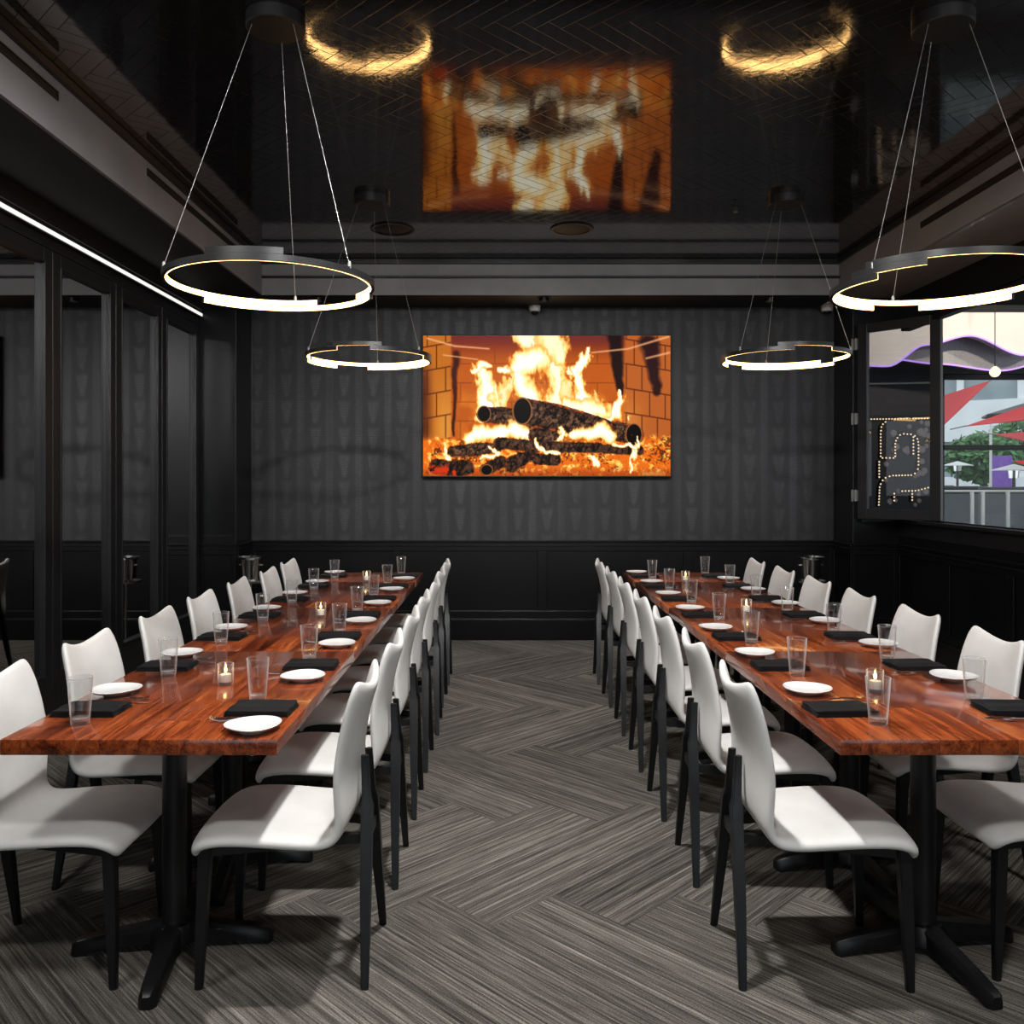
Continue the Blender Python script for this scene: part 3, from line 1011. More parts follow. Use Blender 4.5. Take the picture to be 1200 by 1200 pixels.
# ------------------------------------------------------------------ chairs
def make_chair():
    prof = [(.486, .388, .185), (.482, .410, .210), (.462, .430, .220), (.40, .443, .225), (.30, .441, .226), (.20, .433, .224), (.125, .428, .221),
            (.082, .434, .217), (.055, .457, .214), (.045, .49, .213), (.043, .54, .214), (.042, .60, .214), (.037, .66, .211), (.026, .72, .206),
            (.012, .78, .199), (-.006, .832, .188), (-.014, .858, .172)]
    us = [-1, -.9, -.68, -.42, -.18, 0, .18, .42, .68, .9, 1]
    N = len(prof)
    mid, nor = [], []
    for k, (y, z, hw) in enumerate(prof):
        a, c = prof[max(k - 1, 0)], prof[min(k + 1, N - 1)]
        tx, tz = c[0] - a[0], c[1] - a[1]
        l = math.hypot(tx, tz)
        nor.append(Vector((0, tz / l, -tx / l)))            # towards the sitter
    bm = B()
    fr, bk = [], []
    for k, (y, z, hw) in enumerate(prof):
        back = max(0.0, min(1.0, (k - 7) / 4.0))
        top = max(0.0, min(1.0, (k - 12) / 4.0))
        seat = 1 - back
        th = 0.036 * seat + 0.029 * back
        if k in (0, N - 1):
            th *= 0.7
        rf, rb = [], []
        for u in us:
            p = Vector((u * hw, y + back * 0.024 * u * u - (0.012 * seat * u * u if k < 3 else 0), z + top * 0.040 * (u * u - 0.3) - seat * 0.010 * u ** 4))
            if k == N - 1 and abs(u) > 0.95:
                p.z -= 0.010
            tt = th * (0.55 if abs(u) > 0.95 else 1)
            rf.append(bm.verts.new(p + nor[k] * tt / 2)); rb.append(bm.verts.new(p - nor[k] * tt / 2))
        fr.append(rf); bk.append(rb)
    m = len(us)
    for k in range(N - 1):
        for i in range(m - 1):
            bm.faces.new((fr[k][i], fr[k][i + 1], fr[k + 1][i + 1], fr[k + 1][i]))
            bm.faces.new((bk[k][i], bk[k + 1][i], bk[k + 1][i + 1], bk[k][i + 1]))
        for i in (0, m - 1):
            q = (fr[k][i], fr[k + 1][i], bk[k + 1][i], bk[k][i])
            bm.faces.new(q if i == 0 else tuple(reversed(q)))
    for k in (0, N - 1):
        for i in range(m - 1):
            q = (fr[k][i], bk[k][i], bk[k][i + 1], fr[k][i + 1])
            bm.faces.new(q if k == 0 else tuple(reversed(q)))
    whole = bake_subsurf(bm, 2)
    vco = [v.co.copy() for v in whole.vertices]
    vno = [v.normal.copy() for v in whole.vertices]
    t = empty('dining_chair')
    for name, want in (('seat', False), ('backrest', True)):
        idx, faces = {}, []
        for p in whole.polygons:
            c = p.center
            isb = (-(c.y - .068) * .78 + (c.z - .445) * .62) > 0
            if isb == want:
                faces.append([idx.setdefault(v, len(idx)) for v in p.vertices])
        order = sorted(idx, key=idx.get)
        me_ = bpy.data.meshes.new(name)
        me_.from_pydata([vco[v] for v in order], [], faces)
        me_.materials.append(M['fabric'])
        me_.polygons.foreach_set('use_smooth', [True] * len(me_.polygons))
        me_.normals_split_custom_set_from_vertices([vno[v] for v in order])
        o_ = bpy.data.objects.new(name, me_)
        COL.objects.link(o_); o_.parent = t
    bpy.data.meshes.remove(whole)

    def leg(secs):
        bm = B(); loft(bm, [sq(x, y, z, w, w2) for (x, y, z, w, w2) in secs])
        es = [e for e in bm.edges if abs(e.verts[0].co.z - e.verts[1].co.z) > 0.02]
        bmesh.ops.bevel(bm, geom=es, offset=0.004, segments=2, affect='EDGES')
        obj('leg', bm, M['leg'], t, 35)
    for s in (-1, 1):
        leg([(s * .180, -.014, 0, .019, .022), (s * .115, -.006, .24, .028, .031), (s * .050, .000, .475, .034, .036), (s * .043, .003, .50, .024, .027), (s * .036, .010, .625, .018, .022)])
        leg([(s * .182, .462, 0, .020, .022), (s * .178, .455, .2, .027, .030), (s * .172, .446, .405, .034, .037)])
    bm = B()
    for s in (-1, 1):
        loft(bm, [[Vector((s * x_ + dx, y_, z_)) for dx, z_ in ((-.010, .376), (.010, .376), (.010, .404), (-.010, .404))] for x_, y_ in ((.066, .0), (.168, .446))])
    box(bm, -.165, .165, .43, .450, .375, .400, .003)
    obj('seat_frame', bm, M['leg'], t)
    bm = B(); box(bm, -.078, .078, -.012, .014, .376, .412, .003)
    obj('stretcher', bm, M['leg'], t)
    return t


# ------------------------------------------------------------------ table ware prototypes (origin on the table, +y away from the diner)
def make_plate():
    bm = B()
    n = 40
    def rr(a):
        return 0.079 * (1 + 0.075 * math.cos(a - 0.4) + 0.045 * math.cos(3 * a + 0.6))
    rows = []
    for f, z in ((0.0, 0.0), (0.52, 0.0), (0.56, 0.005), (0.90, 0.0135), (0.985, 0.0185), (1.0, 0.0205), (0.985, 0.0215), (0.88, 0.0165), (0.6, 0.0105), (0.3, 0.009), (0.0, 0.009)):
        if f == 0:
            rows.append([bm.verts.new((0, 0, z))])
        else:
            rows.append([bm.verts.new((f * rr(2 * PI * k / n) * math.cos(2 * PI * k / n), f * rr(2 * PI * k / n) * math.sin(2 * PI * k / n), z)) for k in range(n)])
    for a, c in zip(rows[:-1], rows[1:]):
        for k in range(n):
            j = (k + 1) % n
            if len(a) == 1:
                bm.faces.new((a[0], c[j], c[k]))
            elif len(c) == 1:
                bm.faces.new((a[k], a[j], c[0]))
            else:
                bm.faces.new((a[k], a[j], c[j], c[k]))
    return obj('side_plate', bm, M['porcelain'], None, 60)


def make_napkin():
    bm = B()
    # three soft folded layers, the fold at one long side
    nxn, nyn = 14, 8
    for lay in range(3):
        z0 = 0.0005 + lay * 0.0062
        rings = []
        for i in range(nxn + 1):
            x = -0.065 + 0.13 * i / nxn
            wob = 0.0012 * math.sin(i * 1.3 + lay)
            hw = 0.098 - 0.002 * lay
            h = 0.0058 + 0.0015 * math.sin(i * 0.7 + 2 * lay)
            ring = []
            for k in range(12):
                a = 2 * PI * k / 12
                cy_, sz = math.cos(a), math.sin(a)
                yy = hw * (abs(cy_) ** 0.25) * (1 if cy_ >= 0 else -1) + wob
                zz = z0 + h / 2 + (h / 2) * (abs(sz) ** 0.6) * (1 if sz >= 0 else -1)
                ring.append(Vector((x, yy, zz)))
            rings.append(ring)
        loft(bm, rings)
    return obj('napkin', bm, M['napkin'], None, 50)


def make_glass():
    bm = B()
    prof = [(0, 0.0), (0.0235, 0.0), (0.0255, 0.002), (0.027, 0.02), (0.0315, 0.08), (0.0352, 0.134), (0.0347, 0.137), (0.0338, 0.136), (0.0300, 0.08), (0.0254, 0.022), (0.022, 0.0175), (0, 0.016)]
    lathe(bm, prof, 40)
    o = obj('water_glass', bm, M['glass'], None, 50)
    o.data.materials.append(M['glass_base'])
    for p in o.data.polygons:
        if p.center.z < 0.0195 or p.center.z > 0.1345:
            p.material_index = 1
    return o


def make_fork():
    t = empty('fork')
    bm = B()
    rings = []
    for y, w, z, h in ((0.0, .010, .003, .003), (0.02, .011, .003, .003), (0.07, .007, .004, .003), (0.115, .0055, .008, .003), (0.135, .010, .009, .0025), (0.150, .024, .007, .002)):
        rings.append([Vector((-w / 2, y, z - h / 2)), Vector((w / 2, y, z - h / 2)), Vector((w / 2, y, z + h / 2)), Vector((-w / 2, y, z + h / 2))])
    loft(bm, rings)
    obj('handle', bm, M['steel'], t, 40)
    bm = B()
    for k in range(4):
        x = -0.0095 + k * 0.0063
        rings = []
        for y, z in ((0.149, .007), (0.165, .0065), (0.185, .010), (0.198, .016)):
            rings.append([Vector((x - .0016, y, z - .001)), Vector((x + .0016, y, z - .001)), Vector((x + .0016, y, z + .001)), Vector((x - .0016, y, z + .001))])
        loft(bm, rings)
    obj('tines', bm, M['steel'], t, 40)
    return t


def make_knife():
    t = empty('table_knife')
    bm = B()
    rings = []
    for y, w, h in ((0.0, .012, .005), (0.05, .011, .006), (0.10, .010, .005)):
        rings.append([Vector((-w / 2, y, .0005)), Vector((w / 2, y, .0005)), Vector((w / 2, y, h)), Vector((-w / 2, y, h))])
    loft(bm, rings)
    obj('handle', bm, M['steel'], t, 40)
    bm = B()
    rings = []
    for y, a, b_, h in ((0.0995, -.006, .005, .0035), (0.15, -.009, .005, .003), (0.19, -.009, .005, .003), (0.212, -.003, .005, .002)):
        rings.append([Vector((a, y, .0010)), Vector((b_, y, .0010)), Vector((b_, y, h)), Vector((a, y, .0015))])
    loft(bm, rings)
    obj('blade', bm, M['steel'], t, 40)
    return t


P_chair, P_plate, P_napkin, P_glass, P_fork, P_knife = make_chair(), make_plate(), make_napkin(), make_glass(), make_fork(), make_knife()
used = set()


def place(proto, x, y, z, rz, label, cat, group):
    if proto.name not in used:
        o = proto
        used.add(proto.name)
    else:
        o = copy_tree(proto)
    o.location = (x, y, z)
    o.rotation_euler = (0, 0, rz)
    return tag(o, label, cat, group)


ORD = ['first', 'second', 'third', 'fourth', 'fifth', 'sixth', 'seventh']
PITCH = (TY[-1] - TY[0]) / 7
rows = [  # edge x, facing (+1: diner looks to +x), table, side, per-row tweaks: chair shift
    (TL1, -1, 'by the mirrors', 'aisle side', 0.215, 0.0),
    (TL0, 1, 'by the mirrors', 'wall side', 0.204, 0.0),
    (TR0, 1, 'by the window', 'aisle side', 0.225, 0.0),
    (TR1, -1, 'by the window', 'wall side', 0.215, 0.045),
]
jr = random.Random(3)
for ex, fac, tab, side, back, dy in rows:
    rz = -PI / 2 if fac > 0 else PI / 2                   # local +y -> facing direction
    fx = Vector((fac, 0, 0)); rxv = Vector((0, -fac, 0))   # forward, diner's right
    for k in range(7):
        yc = TY[0] + PITCH * (k + 0.5) - 0.01
        where = '%s from front, %s of the table %s' % (ORD[k], side, tab)
        grp = ' on the %s of the table %s' % (side, tab)
        j = lambda s: jr.uniform(-s, s)
        place(P_chair, ex - fac * (back + j(0.012)), yc + dy + j(0.012), 0, rz + j(0.025),
              'white upholstered dining chair, ' + where, 'chair', 'dining chairs' + grp)

        def at(lx, ly):
            return (ex + fac * ly, yc + rxv.y * lx)
        p = at(-0.215 + j(.012), 0.088 + j(.010))
        place(P_plate, p[0], p[1], TZ, rz + j(0.5), 'white pebble-shaped side plate, ' + where, 'plate', 'side plates' + grp)
        p = at(0.004 + j(.010), 0.117 + j(.008))
        place(P_napkin, p[0], p[1], TZ, rz + j(0.05), 'folded black linen napkin, ' + where, 'napkin', 'napkins' + grp)
        p = at(0.135 + j(.015), 0.155 + j(.018))
        place(P_glass, p[0], p[1], TZ, rz + j(1), 'tall clear water glass, ' + where, 'glass', 'water glasses' + grp)
        p = at(-0.116, 0.045)
        place(P_fork, p[0], p[1], TZ, rz + 0.03 + j(.03), 'steel table fork, ' + where, 'fork', 'forks' + grp)
        p = at(-0.089, 0.040)
        place(P_knife, p[0], p[1], TZ, rz + j(.02), 'steel table knife, ' + where, 'knife', 'knives' + grp)

# candles in glass votives
def make_votive():
    bm = B()
    lathe(bm, [(0, 0), (0.0245, 0), (0.026, 0.002), (0.0265, 0.01), (0.0275, 0.073), (0.0265, 0.075), (0.0255, 0.073), (0.0243, 0.014), (0.022, 0.0115), (0, 0.011)], 32)
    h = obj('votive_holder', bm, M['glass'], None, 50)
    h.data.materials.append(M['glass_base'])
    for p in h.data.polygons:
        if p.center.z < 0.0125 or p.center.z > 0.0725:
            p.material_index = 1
    c = empty('tealight_candle')
    bm = B(); lathe(bm, [(0, 0), (0.0195, 0), (0.0195, 0.024), (0.018, 0.026), (0.006, 0.0245), (0, 0.0245)], 24)
    obj('wax', bm, M['wax'], c, 40)
    bm = B(); tube(bm, [(0, 0, 0.024), (0.0005, 0, 0.034)], 0.0009, 6)
    obj('wick', bm, M['wick'], c)
    bm = B(); lathe(bm, [(0, 0.030), (0.0035, 0.034), (0.0048, 0.040), (0.0034, 0.049), (0.0012, 0.058), (0, 0.062)], 16)
    obj('flame', bm, M['flame'], c, 80)
    return h, c


P_vot, P_can = make_votive()
for tab, spots in (('by the mirrors', ((-0.965, 2.985), (-0.95, 4.47), (-0.96, 6.03))), ('by the window', ((1.248, 2.885), (1.30, 4.60), (1.275, 6.02)))):
    for (x, y), w in zip(spots, ('nearest', 'middle', 'farthest')):
        place(P_vot, x, y, TZ, 0, 'small clear glass votive holder, %s one along the centre of the table %s' % (w, tab), 'candle holder', 'votive holders on the table ' + tab)
        place(P_can, x, y, TZ + 0.0118, 0, 'lit tealight candle in the %s glass votive on the table %s' % (w, tab), 'candle', 'tealight candles on the table ' + tab)

# ------------------------------------------------------------------ wine buckets on stands
def bucket(x, y, where):
    t = empty('bucket_stand', (x, y, 0))
    tag(t, 'slim steel wine bucket stand ' + where, 'stand', 'wine bucket stands')
    bm = B(); lathe(bm, [(0, 0), (0.13, 0), (0.13, 0.008), (0.03, 0.022), (0.012, 0.03), (0, 0.03)], 32)
    obj('base', bm, M['steel'], t, 40)
    bm = B(); tube(bm, [(0, 0, 0.025), (0, 0, 0.60)], 0.009, 12)
    obj('pole', bm, M['steel'], t, 40)
    bm = B(); lathe(bm, [(0, 0.60), (0.115, 0.60), (0.125, 0.612), (0.125, 0.618), (0.112, 0.606), (0, 0.606)], 36)
    obj('tray', bm, M['steel'], t, 40)
    u = empty('wine_bucket', (x, y, 0.6065))
    tag(u, 'polished steel wine bucket standing on the stand ' + where, 'bucket', 'wine buckets')
    bm = B(); lathe(bm, [(0, 0), (0.070, 0), (0.074, 0.004), (0.078, 0.06), (0.088, 0.19), (0.112, 0.208), (0.113, 0.212), (0.108, 0.212), (0.084, 0.194), (0.073, 0.06), (0.068, 0.008), (0, 0.008)], 40)
    obj('body', bm, M['steel'], u, 35)
    for s in (-1, 1):
        bm = B(); tube(bm, [(s * .083, -.02, .14), (s * .102, -.018, .142), (s * .106, 0, .143), (s * .102, .018, .142), (s * .083, .02, .14)], 0.005, 8)
        obj('handle', bm, M['steel'], u, 60)


bucket(-2.13, 7.25, 'in the corner by the mirrored doors')
bucket(2.59, 7.25, 'in the corner by the window')

# ------------------------------------------------------------------ the bar room beyond the window
XB0, XB1, YBW = XR + 0.12, 9.5, 10.0
M['bar_dark'] = noisy('dark_bar_paint', (0.006, 0.006, 0.007), (0.010, 0.010, 0.011), 3, 0.6, 0.02)
M['baffle'] = noisy('white_ceiling_panel', (0.66, 0.62, 0.58), (0.74, 0.70, 0.66), 2, 0.6, 0.02)
M['baffle_grey'] = noisy('grey_ceiling_panel', (0.28, 0.275, 0.27), (0.36, 0.355, 0.35), 40, 0.6, 0.05)
M['purple'] = emit('purple_led', (0.55, 0.30, 1.0), 1.6)
M['bulb'] = emit('warm_bulb', (1.0, 0.72, 0.45), 2.2)
bm = B(); box(bm, XB0, XB1, YF, YBW, -0.1, 0); box(bm, 3.075, XB0, YP + 0.12, YBW, -0.1, 0)
struct('floor_bar', bm, M['bar_dark'])
bm = B(); box(bm, XB0, XB1, YF, YBW, 3.5, 3.6); box(bm, 3.075, XB0, YP + 0.12, YBW, 3.5, 3.6)
struct('ceiling_bar', bm, M['bar_dark'])
bm = B()
box(bm, 2.9, 5.10, YBW, YBW + 0.15, 0, 3.5)
box(bm, 5.10, XB1, YBW, YBW + 0.15, 2.70, 3.5)
box(bm, 5.10, XB1, YBW, YBW + 0.15, 0, 0.55)
box(bm, 2.9, 3.075, YB + 0.1, YBW, 0, 3.5)
struct('wall_bar', bm, M['bar_dark'])
bm = B()
box(bm, 5.10, 5.15, YBW + 0.03, YBW + 0.11, 0.55, 2.70, 0.004)
box(bm, 5.10, XB1, YBW + 0.03, YBW + 0.11, 2.64, 2.70, 0.004)
box(bm, 5.10, XB1, YBW + 0.03, YBW + 0.11, 1.815, 1.875, 0.004)
box(bm, 6.75, 6.81, YBW + 0.03, YBW + 0.11, 0.55, 2.70, 0.004)
box(bm, 5.10, XB1, YBW - 0.02, YBW + 0.13, 0.50, 0.56, 0.004)
w2 = struct('window_2', bm, M['black'])
bm = B(); box(bm, 5.14, XB1, YBW + 0.066, YBW + 0.074, 0.55, 2.66)
obj('glass_pane', bm, M['pane'], w2)


# two wavy ceiling panels with a purple line along the edge
def wavy(y, ztop, pts, mat, label):
    t = empty('wavy_ceiling_panel', (0, y, 0))
    tag(t, label, 'ceiling panel', 'wavy ceiling panels in the bar')
    n = len(pts)
    bm = B()
    f, k_ = [], []
    for (x, z) in pts:
        f.append((bm.verts.new((x, 0, z)), bm.verts.new((x, 0, ztop))))
        k_.append((bm.verts.new((x, 0.12, z)), bm.verts.new((x, 0.12, ztop))))
    for i in range(n - 1):
        bm.faces.new((f[i][0], f[i + 1][0], f[i + 1][1], f[i][1]))
        bm.faces.new((k_[i][0], k_[i][1], k_[i + 1][1], k_[i + 1][0]))
        bm.faces.new((f[i][0], k_[i][0], k_[i + 1][0], f[i + 1][0]))
        bm.faces.new((f[i][1], f[i + 1][1], k_[i + 1][1], k_[i][1]))
    bm.faces.new((f[0][0], f[0][1], k_[0][1], k_[0][0]))
    bm.faces.new((f[-1][0], k_[-1][0], k_[-1][1], f[-1][1]))
    obj('panel', bm, mat, t, 30)
    bm = B(); tube(bm, [(x, -0.006, z - 0.004) for x, z in pts], 0.009, 6)
    obj('led_strip', bm, M['purple'], t, 60)


def wave(keys, Y, n=60):
    """smooth curve through pixel keys at depth Y"""
    xs = [a for a, _ in keys]
    out = []
    for i in range(n + 1):
        x = xs[0] + (xs[-1] - xs[0]) * i / n
        k = max(j for j in range(len(xs)) if xs[j] <= x + 1e-6)
        k = min(k, len(xs) - 2)
        u = (x - xs[k]) / (xs[k + 1] - xs[k])
        u = u * u * (3 - 2 * u)
        p = W(x, keys[k][1] + (keys[k + 1][1] - keys[k][1]) * u, Y)
        out.append((p.x, p.z))
    return out


wavy(9.0, 3.22, wave([(1010, 428), (1040, 429), (1085, 404), (1136, 393), (1200, 416), (1275, 390), (1350, 415)], 9.0), M['baffle'],
     'white wavy ceiling panel edged in purple light, upper one in the bar window')
wavy(9.35, 3.10, wave([(1040, 420), (1098, 426), (1172, 434), (1240, 420), (1320, 436)], 9.35), M['baffle_grey'],
     'grey wavy ceiling panel behind the white one in the bar window')

# globe pendant
p = W(1166, 436, 8.4)
t = empty('globe_pendant_light', p)
tag(t, 'small glowing glass globe pendant hanging in the bar', 'pendant light')
bm = B(); tube(bm, [(0, 0, 0.05), (0, 0, 3.5 - p.z)], 0.004, 6)
obj('cord', bm, M['black'], t)
bm = B(); lathe(bm, [(0, -0.05), (0.028, -0.042), (0.046, -0.018), (0.05, 0.0), (0.046, 0.02), (0.026, 0.044), (0.012, 0.055), (0, 0.055)], 24)
obj('globe', bm, emit('globe_glow', (1.0, 0.80, 0.52), 1.5), t, 80)


# marquee bulb sign on the dark bar wall
def zp(x, y):
    return W(980 + x / 3.53, 320 + y / 3.53, YBW - 0.05)


t = empty('marquee_sign', (0, YBW, 0))
tag(t, 'bulb outlined marquee sign on the dark wall seen through the window leaf', 'sign')
a_, c_ = zp(120, 590), zp(400, 985)
bm = B(); box(bm, a_.x, c_.x, -0.04, 0.0, c_.z, a_.z, 0.004)
obj('backing_panel', bm, M['black'], t)
strokes = [[(135, 605), (380, 602)], [(205, 612), (184, 630), (180, 660), (180, 765), (240, 765), (240, 700), (252, 676), (268, 665), (312, 668), (330, 680), (336, 705), (336, 800), (330, 822), (312, 836), (225, 838), (192, 850), (176, 880), (172, 965)],
           [(315, 672), (315, 755)], [(174, 775), (174, 850)], [(262, 902), (330, 900), (382, 886)], [(310, 895), (310, 945)], [(236, 905), (236, 948)]]
for st in strokes:
    pts = [zp(*q) for q in st]
    seg = [(q - pts[0]) if False else q for q in pts]
    bm = B(); tube(bm, [(q.x, -0.055, q.z) for q in pts], 0.016, 6)
    obj('outline_tube', bm, M['charcoal'], t, 60)
    bm = B()
    for q0, q1 in zip(pts[:-1], pts[1:]):
        L = (q1 - q0).length
        n = max(1, int(L / 0.034))
        for i in range(n):
            q = q0.lerp(q1, (i + 0.5) / n)
            bmesh.ops.create_icosphere(bm, subdivisions=1, radius=0.010, matrix=Matrix.Translation((q.x, -0.075, q.z)))
    obj('bulb_row', bm, M['bulb'], t, 80)
bm = B()
rs = random.Random(5)
for i in range(34):
    q = zp(rs.choice([rs.uniform(340, 388), rs.uniform(190, 380)]), rs.uniform(612, 960))
    r = rs.uniform(0.022, 0.045)
    lathe(bm, [(0, 0), (r, 0), (r * 0.8, 0.01), (0, 0.012)], 10)
    for v in bm.verts[-22:]:
        pass
    vs_ = [v for v in bm.verts if v.index == -1]
    bmesh.ops.rotate(bm, verts=vs_, matrix=Matrix.Rotation(PI / 2, 3, 'X'))
    bmesh.ops.translate(bm, verts=vs_, vec=(q.x, -0.042, q.z))
    bm.verts.index_update()
obj('petal_discs', bm, simple('pale_petals', (0.18, 0.16, 0.17), 0.6), t)

# ------------------------------------------------------------------ patio outside the bar window
M['red'] = noisy('red_shade_cloth', (0.46, 0.004, 0.006), (0.54, 0.007, 0.009), 30, 0.7, 0.05)
M['concrete'] = noisy('patio_paving', (0.10, 0.11, 0.105), (0.17, 0.18, 0.175), 2, 0.9, 0.1)
M['facade'] = noisy('pale_facade', (0.72, 0.74, 0.75), (0.84, 0.86, 0.87), 1.5, 0.7, 0.05)
M['facade_glass'] = noisy('facade_glass', (0.20, 0.25, 0.27), (0.34, 0.39, 0.41), 0.9, 0.25, 0.0)
M['leaf'] = noisy('tree_leaves', (0.035, 0.12, 0.03), (0.10, 0.25, 0.07), 6, 0.6, 0.0)
M['bark'] = noisy('tree_bark', (0.07, 0.05, 0.035), (0.13, 0.10, 0.07), 20, 0.9, 0.3)
M['violet'] = noisy('violet_banner', (0.16, 0.07, 0.36), (0.24, 0.11, 0.50), 12, 0.7, 0.0)
bm = B(); box(bm, 2.0, 34, YBW + 0.15, 60, -0.1, 0.0)
struct('ground', bm, M['concrete'])


def sail(pix, Y0, label, sag=0.25):
    cs = [W(x, y, Y) for x, y, Y in pix]
    t = empty('shade_sail', sum(cs, Vector()) / 3)
    tag(t, label, 'shade sail', 'red shade sails over the patio')
    bm = B()
    n = 10
    c0 = sum(cs, Vector()) / 3
    g = {}
    for s_ in (0, 1):
        for i in range(n + 1):
            for j_ in range(n + 1 - i):
                a, c = i / n, j_ / n
                d = 1 - a - c
                q = cs[0] * a + cs[1] * c + cs[2] * d - c0
                q.z -= sag * 27 * a * c * d * 0.3 + s_ * 0.015
                g[s_, i, j_] = bm.verts.new(q)
        for i in range(n):
            for j_ in range(n - i):
                f = [g[s_, i, j_], g[s_, i + 1, j_], g[s_, i, j_ + 1]]
                bm.faces.new(f)
                if i + j_ < n - 1:
                    bm.faces.new([g[s_, i + 1, j_], g[s_, i + 1, j_ + 1], g[s_, i, j_ + 1]])
    bmesh.ops.bridge_loops(bm, edges=[e for e in bm.edges if e.is_boundary])
    obj('cloth', bm, M['red'], t, 60)
    for k in range(3):
        bm = B()
        d = (cs[k] - c0).normalized()
        tube(bm, [cs[k] - c0, cs[k] - c0 + d * 0.5], 0.012, 6)
        obj('corner_cable', bm, M['cable'], t)


sail([(1085, 470, 12.5), (1098, 505, 12.0), (1160, 446, 15.0)], 13, 'red shade sail reaching in from the far side of the bar window, highest')
sail([(1132, 499, 16.0), (1240, 462, 14.0), (1250, 486, 13.0)], 14, 'long red shade sail slanting up across the middle of the bar window')
sail([(1167, 509, 15.6), (1250, 502, 14.6), (1245, 526, 13.1)], 15, 'red shade sail just above the bar window transom')
sail([(1188, 540, 18.0), (1260, 536, 17.0), (1255, 562, 16.0)], 17, 'small low red shade sail below the bar window transom')

# black parasol
p = W(1215, 477, 18.8)
t = empty('patio_umbrella', (p.x, p.y, 0))
tag(t, 'black patio umbrella open among the red shade sails', 'umbrella')
bm = B(); tube(bm, [(0, 0, 0), (0, 0, p.z + 0.15)], 0.03, 10); obj('pole', bm, M['metal_black'], t, 60)
bm = B(); lathe(bm, [(0.02, p.z + 0.16), (0.5, p.z + 0.02), (1.1, p.z - 0.16), (1.1, p.z - 0.20), (0.5, p.z - 0.03), (0.02, p.z + 0.1)], 8, closed=True)
obj('canopy', bm, M['black'], t)
bm = B(); lathe(bm, [(0, 0), (0.3, 0), (0.3, 0.05), (0.05, 0.08), (0, 0.08)], 20); obj('base', bm, M['metal_black'], t, 40)

# office building across the street
t = empty('office_building', (15.5, 36, 0), math.radians(-38))
tag(t, 'pale office building with bands of windows behind the patio', 'building')
bm = B()
for k in range(5):
    box(bm, -16, 16, 0, 8, k * 3.0 - 0.0, k * 3.0 + 1.6)
box(bm, -16, 16, 0.6, 8, 15.0, 16.5)
obj('wall', bm, M['facade'], t)
for k in range(5):
    bm = B(); box(bm, -15.8, 15.8, 0.35, 7.8, k * 3.0 + 1.6, k * 3.0 + 3.0)
    f = obj('window_band', bm, M['facade_glass'], t)
    bm = B()
    for i in range(16):
        box(bm, -15.8 + i * 2.1, -15.55 + i * 2.1, 0.15, 0.36, k * 3.0 + 1.6, k * 3.0 + 3.0)
    obj('mullions', bm, M['facade'], f)


def tree(px, Y, zc, r, label, seed):
    base_ = W(px, CY, Y)
    t = empty('tree', (base_.x, Y, 0))
    tag(t, label, 'tree', 'trees beyond the patio')
    bm = B(); tube(bm, [(0, 0, 0), (0.05, 0, zc * 0.5), (0.0, 0.05, zc)], [0.14, 0.10, 0.05], 8)
    obj('trunk', bm, M['bark'], t, 60)
    rs = random.Random(seed)
    bm = B()
    for i in range(1500):
        d = Vector((rs.gauss(0, 1), rs.gauss(0, 1), rs.gauss(0, 1))).normalized() * r * rs.uniform(0.35, 1.0) ** 0.5
        d.z *= 0.75
        c = Vector((0, 0, zc)) + d
        a = Vector((rs.gauss(0, 1), rs.gauss(0, 1), rs.gauss(0, 1))).normalized()
        e = a.orthogonal().normalized()
        L = rs.uniform(0.09, 0.17)
        bm.faces.new([bm.verts.new(c - a * L), bm.verts.new(c + e * L * .5), bm.verts.new(c + a * L), bm.verts.new(c - e * L * .5)])
    obj('foliage', bm, M['leaf'], t)['kind'] = 'stuff'


tree(1152, 24.5, 2.1, 1.0, 'leafy green tree behind the patio, under the slanting red sail', 1)
tree(1208, 27, 2.7, 1.15, 'leafy green tree behind the patio, between two red sails', 2)
# violet banner pole
p = W(1161, 555, 17)
t = empty('violet_banner', (p.x, p.y, 0))
tag(t, 'violet banner on a pole in the patio', 'banner')
bm = B(); tube(bm, [(0, 0, 0), (0, 0, 2.7)], 0.025, 8); obj('pole', bm, M['white_plastic'], t)
bm = B(); box(bm, 0.03, 0.42, -0.01, 0.01, 0.75, 1.95)
obj('cloth', bm, M['violet'], t)
# patio railing: glass screens between pale posts
t = empty('patio_railing', (W(1150, 600, 12).x, 12.0, 0))
tag(t, 'glass patio railing with pale posts beyond the bar window', 'railing')
for i, dx in enumerate((-0.6, -0.13, 0.02, 0.37, 0.9)):
    bm = B(); box(bm, dx - 0.02, dx + 0.02, -0.02, 0.02, 0, 1.30, 0.004)
    obj('post', bm, M['white_plastic'], t)
bm = B(); box(bm, -0.6, 0.92, -0.02, 0.02, 1.30, 1.325, 0.004)
obj('top_rail', bm, M['white_plastic'], t)
bm = B(); box(bm, -0.58, 0.88, -0.005, 0.005, 0.1, 1.27)
obj('glass_screen', bm, M['pane_dark'], t)


